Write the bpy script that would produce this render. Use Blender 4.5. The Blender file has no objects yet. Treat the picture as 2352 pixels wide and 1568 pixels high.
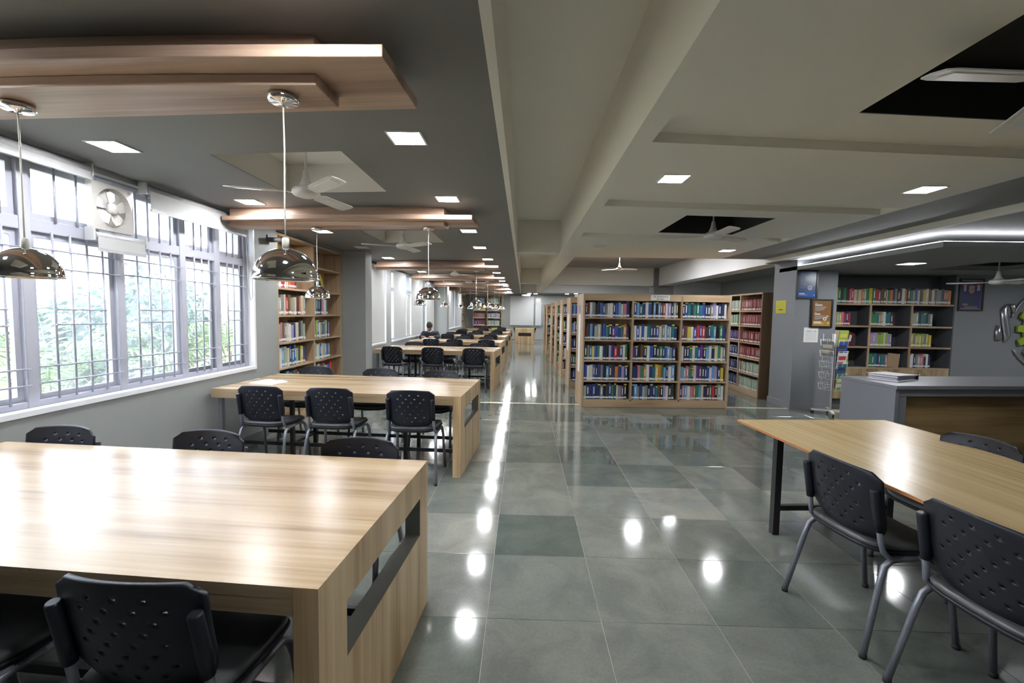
import bpy, math, random
from mathutils import Matrix, Vector, Euler
random.seed(7)
R = math.radians
PI = math.pi
sc = bpy.context.scene
COL = sc.collection

# ------------------------------------------------------------------ camera
cam = bpy.data.cameras.new('camera'); cam.sensor_width = 36.0
cam.lens = 1030 / 2352 * 36; cam.clip_start = 0.02; cam.clip_end = 300
camo = bpy.data.objects.new('camera', cam); COL.objects.link(camo)
yaw, pitch, roll = R(1.388), R(3.688), R(0.859)
fw = Vector((-math.sin(yaw) * math.cos(pitch), math.cos(yaw) * math.cos(pitch), -math.sin(pitch)))
rt = Vector((math.cos(yaw), math.sin(yaw), 0)); up = rt.cross(fw)
rt2 = rt * math.cos(roll) + up * math.sin(roll); up2 = up * math.cos(roll) - rt * math.sin(roll)
mw = Matrix((rt2, up2, -fw)).transposed().to_4x4(); mw.translation = (0, 0, 1.515)
camo.matrix_world = mw
sc.camera = camo

# ------------------------------------------------------------------ world, sun, exposure
w = bpy.data.worlds.new('world'); sc.world = w; w.use_nodes = True
bg = w.node_tree.nodes['Background']
bg.inputs[0].default_value = (0.80, 0.885, 1.0, 1); bg.inputs[1].default_value = 3.7
sun = bpy.data.lights.new('sun', 'SUN'); sun.energy = 5.0; sun.angle = R(2); sun.color = (1, .95, .86)
suno = bpy.data.objects.new('sun', sun); COL.objects.link(suno)
suno.rotation_euler = Vector((-0.55, 0.25, -0.8)).to_track_quat('-Z', 'Y').to_euler()
sc.view_settings.view_transform = 'Standard'; sc.view_settings.look = 'None'
sc.view_settings.gamma = 1.0; sc.view_settings.use_curve_mapping = False
sc.view_settings.exposure = 1.3
LAMP = 84.0
sc.cycles.max_bounces = 8; sc.cycles.diffuse_bounces = 4; sc.cycles.glossy_bounces = 4
sc.cycles.transmission_bounces = 4; sc.cycles.transparent_max_bounces = 12
sc.cycles.caustics_reflective = False; sc.cycles.caustics_refractive = False
sc.cycles.sample_clamp_indirect = 6.0

# ------------------------------------------------------------------ materials
def _new(name):
    m = bpy.data.materials.new(name); m.use_nodes = True
    nt = m.node_tree; return m, nt, nt.nodes, nt.links, nt.nodes['Principled BSDF']

def plain(name, col, rough=.5, metal=0., var=.06, scale=6., bump=0., spec=.5, coat=0.):
    m, nt, N, L, b = _new(name)
    tc = N.new('ShaderNodeTexCoord'); no = N.new('ShaderNodeTexNoise')
    no.inputs['Scale'].default_value = scale; no.inputs['Detail'].default_value = 3
    L.new(tc.outputs['Object'], no.inputs['Vector'])
    mx = N.new('ShaderNodeMix'); mx.data_type = 'RGBA'
    mx.inputs[6].default_value = (*[c * (1 - var) for c in col], 1)
    mx.inputs[7].default_value = (*[min(1, c * (1 + var)) for c in col], 1)
    L.new(no.outputs[0], mx.inputs[0]); L.new(mx.outputs[2], b.inputs['Base Color'])
    b.inputs['Roughness'].default_value = rough; b.inputs['Metallic'].default_value = metal
    b.inputs['Specular IOR Level'].default_value = spec
    if coat: b.inputs['Coat Weight'].default_value = coat
    if bump:
        bp = N.new('ShaderNodeBump'); bp.inputs['Strength'].default_value = bump
        n2 = N.new('ShaderNodeTexNoise'); n2.inputs['Scale'].default_value = 180
        L.new(tc.outputs['Object'], n2.inputs['Vector']); L.new(n2.outputs[0], bp.inputs['Height'])
        L.new(bp.outputs[0], b.inputs['Normal'])
    return m

def wood(name, axis, dark, mid, light, rough=.32, fine=60, broad=9, spec=.5):
    m, nt, N, L, b = _new(name)
    tc = N.new('ShaderNodeTexCoord')
    def layer(cross, along, detail):
        mp = N.new('ShaderNodeMapping'); s = [cross] * 3; s[axis] = along
        mp.inputs['Scale'].default_value = s
        L.new(tc.outputs['Object'], mp.inputs['Vector'])
        no = N.new('ShaderNodeTexNoise'); no.inputs['Scale'].default_value = 1
        no.inputs['Detail'].default_value = detail; no.inputs['Distortion'].default_value = .35
        L.new(mp.outputs[0], no.inputs['Vector']); return no
    a = layer(broad, .55, 2); f = layer(fine, 1.6, 3)
    ad = N.new('ShaderNodeMath'); ad.operation = 'MULTIPLY_ADD'; ad.inputs[1].default_value = .35
    L.new(f.outputs[0], ad.inputs[0]); L.new(a.outputs[0], ad.inputs[2])
    cr = N.new('ShaderNodeValToRGB'); e = cr.color_ramp.elements
    e[0].position = .50; e[0].color = (*dark, 1); e[1].position = .86; e[1].color = (*light, 1)
    k = e.new(.66); k.color = (*mid, 1)
    L.new(ad.outputs[0], cr.inputs[0]); L.new(cr.outputs[0], b.inputs['Base Color'])
    b.inputs['Roughness'].default_value = rough; b.inputs['Specular IOR Level'].default_value = spec
    return m

def emit(name, col, strength):
    m = bpy.data.materials.new(name); m.use_nodes = True; N = m.node_tree.nodes; L = m.node_tree.links
    N.remove(N['Principled BSDF']); e = N.new('ShaderNodeEmission')
    e.inputs[0].default_value = (*col, 1); e.inputs[1].default_value = strength
    L.new(e.outputs[0], N['Material Output'].inputs[0]); return m

def glass_mat(name, haze=.05):
    m = bpy.data.materials.new(name); m.use_nodes = True; N = m.node_tree.nodes; L = m.node_tree.links
    N.remove(N['Principled BSDF'])
    tr = N.new('ShaderNodeBsdfTransparent'); tr.inputs[0].default_value = (.97, .985, 1, 1)
    gl = N.new('ShaderNodeBsdfGlossy'); gl.inputs['Roughness'].default_value = .02
    tl = N.new('ShaderNodeBsdfTranslucent'); tl.inputs[0].default_value = (.85, .92, 1, 1)
    ly = N.new('ShaderNodeLayerWeight'); ly.inputs[0].default_value = .5
    lw = N.new('ShaderNodeMath'); lw.operation = 'POWER'; lw.inputs[1].default_value = 4.5
    L.new(ly.outputs['Facing'], lw.inputs[0])
    m1 = N.new('ShaderNodeMixShader'); m2 = N.new('ShaderNodeMixShader')
    tc = N.new('ShaderNodeTexCoord'); no = N.new('ShaderNodeTexNoise'); no.inputs['Scale'].default_value = 9
    L.new(tc.outputs['Object'], no.inputs['Vector'])
    mu = N.new('ShaderNodeMath'); mu.operation = 'MULTIPLY'; mu.inputs[1].default_value = haze * 2
    L.new(no.outputs[0], mu.inputs[0])
    L.new(mu.outputs[0], m1.inputs[0]); L.new(tr.outputs[0], m1.inputs[1]); L.new(tl.outputs[0], m1.inputs[2])
    L.new(lw.outputs[0], m2.inputs[0]); L.new(m1.outputs[0], m2.inputs[1]); L.new(gl.outputs[0], m2.inputs[2])
    L.new(m2.outputs[0], N['Material Output'].inputs[0]); return m

def cloth_blind(name, col, trans):
    m, nt, N, L, b = _new(name)
    tl = N.new('ShaderNodeBsdfTranslucent'); tl.inputs[0].default_value = (*col, 1)
    mx = N.new('ShaderNodeMixShader'); mx.inputs[0].default_value = trans
    tc = N.new('ShaderNodeTexCoord'); wv = N.new('ShaderNodeTexNoise'); wv.inputs['Scale'].default_value = 240
    L.new(tc.outputs['Object'], wv.inputs['Vector'])
    bp = N.new('ShaderNodeBump'); bp.inputs['Strength'].default_value = .05
    L.new(wv.outputs[0], bp.inputs['Height']); L.new(bp.outputs[0], b.inputs['Normal'])
    b.inputs['Base Color'].default_value = (*col, 1); b.inputs['Roughness'].default_value = .8
    L.new(b.outputs[0], mx.inputs[1]); L.new(tl.outputs[0], mx.inputs[2])
    L.new(mx.outputs[0], N['Material Output'].inputs[0]); return m

def leaf_mat(name, c1, c2):
    m, nt, N, L, b = _new(name)
    tl = N.new('ShaderNodeBsdfTranslucent')
    ge = N.new('ShaderNodeNewGeometry'); cr = N.new('ShaderNodeValToRGB')
    cr.color_ramp.elements[0].color = (*c1, 1); cr.color_ramp.elements[1].color = (*c2, 1)
    L.new(ge.outputs['Random Per Island'], cr.inputs[0])
    L.new(cr.outputs[0], b.inputs['Base Color']); L.new(cr.outputs[0], tl.inputs[0])
    b.inputs['Roughness'].default_value = .45
    mx = N.new('ShaderNodeMixShader'); mx.inputs[0].default_value = .35
    L.new(b.outputs[0], mx.inputs[1]); L.new(tl.outputs[0], mx.inputs[2])
    L.new(mx.outputs[0], N['Material Output'].inputs[0]); return m

def stone_mat(name):
    # polished kota stone: tone changes from slab to slab, cloudy mottling, pale scuffs
    m, nt, N, L, b = _new(name)
    ge = N.new('ShaderNodeNewGeometry')
    at = N.new('ShaderNodeAttribute'); at.attribute_name = 'tone'
    cr = N.new('ShaderNodeValToRGB'); E = cr.color_ramp.elements
    E[0].position = 0; E[0].color = (.095, .113, .102, 1); E[1].position = 1; E[1].color = (.25, .25, .225, 1)
    k = E.new(.35); k.color = (.145, .162, .146, 1); k = E.new(.7); k.color = (.19, .20, .18, 1)
    L.new(at.outputs['Fac'], cr.inputs[0])
    n1 = N.new('ShaderNodeTexNoise'); n1.inputs['Scale'].default_value = 3.2; n1.inputs['Detail'].default_value = 7
    n1.inputs['Roughness'].default_value = .62; n1.inputs['Distortion'].default_value = .6
    L.new(ge.outputs['Position'], n1.inputs['Vector'])
    c2 = N.new('ShaderNodeValToRGB'); c2.color_ramp.elements[0].position = .35; c2.color_ramp.elements[1].position = .75
    c2.color_ramp.elements[0].color = (.82, .82, .82, 1); c2.color_ramp.elements[1].color = (1.28, 1.26, 1.22, 1)
    L.new(n1.outputs[0], c2.inputs[0])
    mx = N.new('ShaderNodeMix'); mx.data_type = 'RGBA'; mx.blend_type = 'MULTIPLY'; mx.inputs[0].default_value = 1
    L.new(cr.outputs[0], mx.inputs[6]); L.new(c2.outputs[0], mx.inputs[7])
    n2 = N.new('ShaderNodeTexNoise'); n2.inputs['Scale'].default_value = 70; n2.inputs['Detail'].default_value = 3
    L.new(ge.outputs['Position'], n2.inputs['Vector'])
    m2 = N.new('ShaderNodeMix'); m2.data_type = 'RGBA'; m2.blend_type = 'OVERLAY'; m2.inputs[0].default_value = .18
    L.new(mx.outputs[2], m2.inputs[6]); L.new(n2.outputs[0], m2.inputs[7])
    L.new(m2.outputs[2], b.inputs['Base Color'])
    rr = N.new('ShaderNodeMapRange'); rr.inputs[3].default_value = .06; rr.inputs[4].default_value = .12
    L.new(n1.outputs[0], rr.inputs[0]); L.new(rr.outputs[0], b.inputs['Roughness'])
    b.inputs['Specular IOR Level'].default_value = .75
    return m

MT = {}
MT['wall'] = plain('wall_grey_paint', (.30, .312, .304), .7, var=.05, scale=2, bump=.03)
MT['pillar'] = plain('pillar_blue_grey_paint', (.21, .22, .24), .65, var=.05, scale=2, bump=.03)
MT['ceil_grey'] = plain('ceiling_dark_grey_paint', (.185, .188, .19), .6, var=.03, scale=1, bump=.02)
MT['ceil_cream'] = plain('ceiling_cream_paint', (.86, .835, .765), .7, var=.02, scale=1)
MT['ceil_band'] = plain('ceiling_mid_grey_paint', (.25, .255, .25), .65, var=.03, scale=1)
MT['slab'] = plain('slab_taupe_paint', (.36, .345, .335), .8, var=.04, scale=1)
MT['beamwhite'] = plain('beam_white_paint', (.75, .75, .76), .7, var=.02, scale=1)
MT['white'] = plain('white_gloss_paint', (.80, .81, .84), .35, var=.02)
MT['winframe'] = plain('window_frame_lilac_grey_paint', (.43, .44, .51), .4, var=.04)
MT['bar'] = plain('grill_bar_lilac_grey_paint', (.42, .43, .50), .4, var=.04)
MT['recess'] = plain('recess_ivory_paint', (.78, .76, .72), .7, var=.02)
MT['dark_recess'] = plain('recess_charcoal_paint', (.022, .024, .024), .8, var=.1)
MT['stone'] = stone_mat('polished_kota_stone')
MT['grout'] = plain('pale_grout', (.36, .35, .31), .6, var=.2, scale=30)
MT['strip'] = plain('cream_stone_strip', (.62, .58, .48), .2, var=.08, scale=10)
WD = ((.24, .155, .08), (.36, .255, .148), (.455, .345, .22)); WU_LIT = ((.39, .245, .12), (.56, .39, .215), (.68, .515, .315))  # second set: same oak, lightened to stand in for light on upright faces
MT['wood_x'] = wood('oak_laminate_lengthways', 0, *WD, rough=.27)
MT['wood_z'] = wood('oak_laminate_upright_lit', 2, *WU_LIT, rough=.35)
MT['wood_y'] = wood('oak_laminate_depthways', 1, *WD, rough=.35)
SD = ((.33, .22, .128), (.445, .315, .195), (.535, .40, .268))
MT['shelf_x'] = wood('shelf_wood_lengthways', 0, *SD, rough=.4, broad=5)
MT['shelf_z'] = wood('shelf_wood_upright', 2, *SD, rough=.4, broad=5)
MT['shelf_y'] = wood('shelf_wood_depthways', 1, *SD, rough=.4, broad=5)
MT['shelf_dark'] = wood('shelf_wood_dark_end', 2, (.085, .05, .026), (.12, .075, .04), (.16, .10, .055), rough=.5)
PD = ((.27, .17, .12), (.42, .28, .205), (.55, .40, .305))
MT['panel_wood'] = wood('ceiling_panel_wood', 0, *PD, rough=.35, broad=7)
MT['counter_wood'] = wood('counter_walnut_laminate', 0, (.17, .095, .035), (.29, .18, .075), (.40, .27, .13), rough=.35, broad=6)
MT['cab_wood'] = wood('cabinet_laminate_upright', 2, (.25, .165, .085), (.40, .29, .165), (.52, .39, .235), rough=.4)
MT['desk_wood'] = wood('reading_table_laminate', 1, (.37, .255, .115), (.43, .31, .15), (.49, .36, .185), rough=.26, fine=110, broad=26)
MT['desk_edge'] = plain('orange_wood_edge', (.42, .17, .06), .5)
MT['slot_grey'] = plain('slot_grey_laminate', (.17, .165, .145), .5)
MT['steel_dark'] = plain('black_steel', (.018, .018, .02), .4, metal=.0)
MT['steel_grey'] = plain('grey_powder_coated_steel', (.24, .25, .29), .35, metal=.5, var=.05)
MT['chair_black'] = plain('black_plastic', (.009, .010, .016), .42, bump=.05, var=.1, spec=.4)
MT['vinyl'] = plain('black_vinyl', (.062, .066, .066), .30, var=.1, scale=30)
MT['rubber'] = plain('black_rubber', (.02, .02, .02), .7)
MT['chrome'] = plain('chrome', (.82, .80, .80), .045, metal=1., var=.01)
MT['cord'] = plain('clear_plastic_cord', (.72, .70, .62), .25)
MT['fanwhite'] = plain('ivory_enamel', (.70, .68, .66), .3, var=.02)
MT['exhaust'] = plain('exhaust_ivory_plastic', (.50, .485, .46), .25, var=.02)
MT['blind'] = cloth_blind('roller_blind_cloth', (.56, .57, .57), .22)
MT['blind_rail'] = plain('white_aluminium', (.44, .44, .46), .3, var=.02)
MT['glass'] = glass_mat('window_glass', .02)
MT['glass_dusty'] = glass_mat('dusty_window_glass', .05)
MT['lamp'] = emit('downlight_diffuser', (.96, .98, 1), LAMP)
MT['lamp_off'] = plain('unlit_diffuser', (.75, .75, .72), .5)
MT['led'] = emit('led_strip', (.93, .95, 1), 16)
MT['counter_grey'] = plain('counter_grey_laminate', (.20, .205, .23), .4, var=.04)
MT['niche'] = plain('niche_charcoal_laminate', (.085, .088, .095), .5, var=.05)
MT['black_frame'] = plain('black_wood_frame', (.018, .016, .014), .35)
MT['paper'] = plain('white_paper', (.78, .78, .77), .7, var=.03)
MT['yellow'] = plain('yellow_plastic_sheet', (.55, .52, .08), .15)
MT['skin'] = plain('skin', (.33, .17, .10), .5, var=.06)
MT['hair'] = plain('black_hair', (.012, .011, .011), .5, var=.2, scale=60)
MT['navy'] = plain('navy_knit', (.014, .017, .028), .85, var=.15, scale=80, bump=.2)
MT['shirt'] = plain('pale_blue_cotton', (.50, .56, .68), .7)
MT['trouser'] = plain('charcoal_cotton', (.03, .03, .035), .8)

# ------------------------------------------------------------------ mesh builder and object helpers
class MB:
    def __init__(s): s.v = []; s.f = []; s.m = []; s.sm = []
    def add(s, vs, fs, mi=0, M=None, sm=False):
        o = len(s.v)
        s.v += [tuple(M @ Vector(p)) for p in vs] if M is not None else [tuple(p) for p in vs]
        s.f += [[i + o for i in f] for f in fs]; s.m += [mi] * len(fs); s.sm += [sm] * len(fs); return s
    def box(s, x0, x1, y0, y1, z0, z1, mi=0, M=None):
        v = [(x, y, z) for z in (z0, z1) for y in (y0, y1) for x in (x0, x1)]
        return s.add(v, [(0, 2, 3, 1), (4, 5, 7, 6), (0, 1, 5, 4), (2, 6, 7, 3), (0, 4, 6, 2), (1, 3, 7, 5)], mi, M)
    def prism(s, poly, a, b, axis=2, mi=0, M=None):
        # poly: 2D points, extruded along axis
        def P(p, h):
            if axis == 2: return (p[0], p[1], h)
            if axis == 1: return (p[0], h, p[1])
            return (h, p[0], p[1])
        n = len(poly); v = [P(p, a) for p in poly] + [P(p, b) for p in poly]
        f = [tuple(range(n))[::-1], tuple(range(n, 2 * n))] + [(i, (i + 1) % n, n + (i + 1) % n, n + i) for i in range(n)]
        if axis == 1: f = [q[::-1] for q in f]
        return s.add(v, f, mi, M)
    def tube(s, path, r, n=8, mi=0, M=None, cap=True):
        pts = [Vector(p) for p in path]; rs = r if isinstance(r, (list, tuple)) else [r] * len(pts)
        v = []; prev = None
        for i, p in enumerate(pts):
            t = (pts[min(i + 1, len(pts) - 1)] - pts[max(i - 1, 0)]).normalized()
            if prev is None:
                a = Vector((0, 0, 1)) if abs(t.z) < .9 else Vector((1, 0, 0)); u = t.cross(a).normalized()
            else: u = (prev - t * prev.dot(t)).normalized()
            prev = u; w_ = t.cross(u)
            v += [p + (u * math.cos(2 * PI * k / n) + w_ * math.sin(2 * PI * k / n)) * rs[i] for k in range(n)]
        f = []
        for i in range(len(pts) - 1):
            f += [(i * n + k, i * n + (k + 1) % n, (i + 1) * n + (k + 1) % n, (i + 1) * n + k) for k in range(n)]
        s.add(v, f, mi, M, True)
        if cap:
            o = len(s.v) - len(v)
            s.f += [[o + k for k in range(n)][::-1], [o + (len(pts) - 1) * n + k for k in range(n)]]
            s.m += [mi] * 2; s.sm += [False] * 2
        return s
    def lathe(s, prof, n=24, mi=0, M=None, sx=1., sy=1.):
        v = []; f = []
        for r, z in prof: v += [(r * sx * math.cos(2 * PI * k / n), r * sy * math.sin(2 * PI * k / n), z) for k in range(n)]
        for i in range(len(prof) - 1):
            f += [(i * n + k, i * n + (k + 1) % n, (i + 1) * n + (k + 1) % n, (i + 1) * n + k) for k in range(n)]
        return s.add(v, f, mi, M, True)
    def build(s, name, mats, parent=None, loc=None, rot=None):
        me = bpy.data.meshes.new(name); me.from_pydata(s.v, [], s.f)
        for m in (mats if isinstance(mats, (list, tuple)) else [mats]): me.materials.append(MT[m] if isinstance(m, str) else m)
        me.polygons.foreach_set('material_index', s.m); me.polygons.foreach_set('use_smooth', s.sm); me.update()
        return link(name, me, parent, loc, rot)

def link(name, me, parent=None, loc=None, rot=None):
    o = bpy.data.objects.new(name, me); COL.objects.link(o)
    if parent: o.parent = parent
    if loc: o.location = loc
    if rot: o.rotation_euler = rot
    return o
def tag(o, label, cat, group=None):
    o['label'] = label; o['category'] = cat
    if group: o['group'] = group
    return o
def thing(name, label, cat, loc=(0, 0, 0), rz=0, group=None):
    o = bpy.data.objects.new(name, None); COL.objects.link(o); o.empty_display_size = .05
    o.location = loc; o.rotation_euler = (0, 0, rz); return tag(o, label, cat, group)
def struct(o): o['kind'] = 'structure'; return o
def dup(root, loc, rz, label, group=None, cat=None):
    def rec(o, par):
        c = o.copy(); COL.objects.link(c); c.parent = par
        for ch in o.children: rec(ch, c)
        return c
    r = rec(root, None); r.location = loc; r.rotation_euler = (0, 0, rz); r['label'] = label
    if group: r['group'] = group
    return r
def bevel(o, wd=.004, seg=2):
    m = o.modifiers.new('bevel', 'BEVEL'); m.width = wd; m.segments = seg; m.limit_method = 'ANGLE'; return o
def T(x=0, y=0, z=0, rx=0, ry=0, rz=0, s=(1, 1, 1)):
    return Matrix.Translation((x, y, z)) @ Euler((rx, ry, rz)).to_matrix().to_4x4() @ Matrix.Diagonal((*s, 1))
def text_mesh(txt, size, depth=.0005, align='CENTER'):
    c = bpy.data.curves.new('txt', 'FONT'); c.body = txt; c.size = size; c.extrude = depth
    c.align_x = align; c.align_y = 'CENTER'; c.resolution_u = 3
    o = bpy.data.objects.new('txt', c); COL.objects.link(o)
    bpy.context.view_layer.update()
    me = bpy.data.meshes.new_from_object(o.evaluated_get(bpy.context.evaluated_depsgraph_get()))
    bpy.data.objects.remove(o); bpy.data.curves.remove(c); return me
def add_mesh(mb, me, M, mi=0):
    mb.add([v.co for v in me.vertices], [tuple(p.vertices) for p in me.polygons], mi, M)
ORD = ['first', 'second', 'third', 'fourth', 'fifth', 'sixth', 'seventh', 'eighth', 'ninth', 'tenth', 'eleventh', 'twelfth',
       'thirteenth', 'fourteenth', 'fifteenth', 'sixteenth', 'seventeenth', 'eighteenth', 'nineteenth', 'twentieth',
       '21st', '22nd', '23rd', '24th', '25th', '26th', '27th', '28th', '29th', '30th']

# ================================================================== THE SETTING
ZC = 2.5            # false ceiling
XW = -3.05          # inner face of the window wall
# ---- floor: stone slabs laid as pieces
floor = struct(MB().box(-3.3, 9.6, -2.6, 24.2, -.12, -.0022).build('floor', 'grout'))
xj = [.41 + .567 * k for k in range(-7, 17)]
xj = [x for x in xj if -3.05 < x < 9.5]; xj = [-3.05] + xj + [9.5]
yj = [2.13 - .575 * k for k in range(8, 0, -1)] + [2.13, 2.72, 3.28, 3.88] + [3.88 + .5883 * k for k in range(1, 7)]
yj2 = [7.49 + .575 * k for k in range(0, 29)]
rows = list(zip(yj[:-1], yj[1:])) + [(a, b) for a, b in zip(yj2[:-1], yj2[1:])]
MB().box(-3.04, 4.4, yj[-1] + .003, 7.487, -.0021, .0004).build('threshold_strip', 'strip', floor)
rt_ = random.Random(3)
tiles = []
for ri, (y0, y1) in enumerate(rows):
    for ci in range(len(xj) - 1):
        x0, x1 = xj[ci], xj[ci + 1]; cx, cy = (x0 + x1) / 2, (y0 + y1) / 2
        tone = min(1, max(0, rt_.gauss(.45, .22)))
        vis = cy > .9 and abs(cx - .02 * cy) < (1.18 * cy + .3) and cy < 24
        tiles.append((0 if vis else 1, cy, abs(cx), x0, x1, y0, y1, tone))
tiles.sort()
def tone_attr(me, vals):
    at = me.attributes.new('tone', 'FLOAT', 'FACE'); at.data.foreach_set('value', vals)
TM = {}
def tile_mesh(wx, wy, ti):
    k = (round(wx, 3), round(wy, 3), ti)
    if k not in TM:
        g = .0014; b = .0008; hx, hy = wx / 2 - g, wy / 2 - g
        v = [(sx * hx, sy * hy, -.012) for sx, sy in ((-1, -1), (1, -1), (1, 1), (-1, 1))]
        v += [(sx * hx, sy * hy, -b) for sx, sy in ((-1, -1), (1, -1), (1, 1), (-1, 1))]
        v += [(sx * (hx - b), sy * (hy - b), 0) for sx, sy in ((-1, -1), (1, -1), (1, 1), (-1, 1))]
        f = [(8, 9, 10, 11)] + [(i, (i + 1) % 4, 4 + (i + 1) % 4, 4 + i) for i in range(4)] + [(4 + i, 4 + (i + 1) % 4, 8 + (i + 1) % 4, 8 + i) for i in range(4)]
        me = bpy.data.meshes.new('tile'); me.from_pydata(v, [], f); me.materials.append(MT['stone'])
        tone_attr(me, [ti / 9.0] * len(f)); TM[k] = me
    return TM[k]
rest = MB(); rtone = []
for i, (nv, cy, ax, x0, x1, y0, y1, tone) in enumerate(tiles):
    cx = (x0 + x1) / 2
    if i < 300:
        o = link('tile', tile_mesh(x1 - x0, y1 - y0, int(tone * 9.99)), floor, (cx, cy, 0))
        o.rotation_euler = (rt_.gauss(0, .0003), rt_.gauss(0, .0003), 0)
    else:
        rest.box(x0 + .002, x1 - .002, y0 + .002, y1 - .002, -.012, 0); rtone += [tone] * 6
o = rest.build('distant_tiles', 'stone', floor); tone_attr(o.data, rtone); o['kind'] = 'stuff'

# ---- walls
WZ0, WZ1 = .86, 2.46
OPEN = [(.9, 5.02, WZ0, WZ1), (5.5, 7.5, 0, 2.48), (8.15, 9.9, .82, WZ1), (10.32, 13.48, .82, WZ1), (13.88, 15.22, .82, WZ1),
        (17.3, 21.95, .82, WZ1), (22.3, 23.5, 0, 2.48)]
m = MB(); y = -2.6
for a, b, z0, z1 in OPEN:
    m.box(-3.30, XW, y, a, 0, 3.12)
    if z0 > 0: m.box(-3.30, XW, a, b, 0, z0)
    m.box(-3.30, XW, a, b, z1, 3.12); y = b
m.box(-3.30, XW, y, 24.2, 0, 3.12)
wall_left = struct(m.build('wall_left', 'wall'))
struct(MB().box(-3.3, 9.6, 24.0, 24.2, 0, 3.12).build('wall_far', 'wall'))
struct(MB().box(-3.3, 9.6, -2.8, -2.6, 0, 3.12).build('wall_back', 'wall'))
struct(MB().box(9.5, 9.7, -2.6, 24.0, 0, 3.12).build('wall_right', 'wall'))
m = MB(); YR = 7.9
m.box(5.06, 5.3, YR, 8.3, 0, 2.6); m.box(7.4, 9.5, YR, 8.3, 0, 2.6); m.box(5.3, 7.4, YR, 8.3, 2.27, 2.6); m.box(5.3, 7.4, 8.22, 8.3, 0, 2.27)
struct(m.build('wall_reception', 'pillar'))
struct(MB().box(XW, -2.66, 7.52, 7.83, 0, ZC).build('wall_left_pillar', 'wall'))
struct(MB().box(XW, -2.62, 15.4, 15.75, 0, ZC).build('wall_left_pillar_far', 'wall'))
pm = MB().box(4.4, 5.06, 7.4, 8.05, .1, 2.5)
pil = struct(pm.build('wall_pillar_reception', 'pillar'))
MB().box(4.385, 5.07, 7.385, 8.06, 0, .1).build('plinth', 'pillar', pil)
struct(MB().box(4.45, 5.1, 15.5, 16.1, 0, 3.1).build('wall_pillar_aisle', 'ceil_grey'))
struct(MB().box(XW + .001, XW + .014, -2.6, 5.48, 0, .1).build('baseboard_left', 'ceil_grey'))
struct(MB().box(-3.04, 9.5, 23.985, 23.999, 0, .1).build('baseboard_far', 'ceil_grey'))

# ---- ceilings
SH = -.085
def strip(m, x0, x1, y0, y1, z0, z1, sh, xr, s0=True, s1=True):
    f = lambda x, y, on: y + (sh * (x - xr) if on else 0)
    m.prism([(x0, f(x0, y0, s0)), (x1, f(x1, y0, s0)), (x1, f(x1, y1, s1)), (x0, f(x0, y1, s1))], z0, z1)
slab = struct(MB().box(-3.3, 9.7, -2.8, 24.2, 3.1, 3.25).build('ceiling_slab', 'slab'))
HL = [(.35, 1.23), (2.83, 3.78), (5.5, 6.5), (9.95, 10.85), (12.65, 13.55), (15.35, 16.25), (18.1, 19.0), (20.7, 21.6)]
m = MB(); y = -2.6; first = False
for a, b in HL:
    strip(m, XW, -.16, y, a, ZC, ZC + .004, SH, -1.15, first, True); first = True
    strip(m, XW, -2.03, a, b, ZC, ZC + .004, SH, -1.15); strip(m, -1.15, -.16, a, b, ZC, ZC + .004, SH, -1.15); y = b
strip(m, XW, -.16, y, 24.0, ZC, ZC + .004, SH, -1.15, True, False)
cl = struct(m.build('ceiling_reading_bay', 'ceil_grey'))
for a, b in HL:
    m = MB(); z1 = 2.74
    strip(m, -2.03, -1.15, a, b, z1, z1 + .02, SH, -1.15)
    f = lambda x, y: y + SH * (x + 1.15)
    for (xa, ya), (xb, yb) in (((-2.03, f(-2.03, a)), (-1.15, f(-1.15, a))), ((-1.15, f(-1.15, a)), (-1.15, f(-1.15, b))),
                               ((-1.15, f(-1.15, b)), (-2.03, f(-2.03, b))), ((-2.03, f(-2.03, b)), (-2.03, f(-2.03, a)))):
        d = Vector((xb - xa, yb - ya, 0)).normalized(); n = Vector((d.y, -d.x, 0)) * .012
        m.prism([(xa, ya), (xb, yb), (xb + n.x, yb + n.y), (xa + n.x, ya + n.y)], ZC + .0045, z1)
    m.build('fan_recess', 'recess', cl)
# corridor trough between the two false ceilings: cream side faces up to the slab
m = MB()
m.box(-.16, -.12, -2.6, 24.0, ZC, 3.09); m.box(.6, .64, -2.6, 24.0, ZC, 3.09); m.box(-.12, .6, -2.6, 22, 3.06, 3.1)
for y0, y1 in ((7.6, 7.95), (15.6, 15.95)): m.box(-.12, .6, y0, y1, 2.53, 3.08)
m.box(.64, .88, 7.9, 22.0, ZC, 3.09)
struct(m.build('ceiling_trough', 'ceil_cream'))
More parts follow.
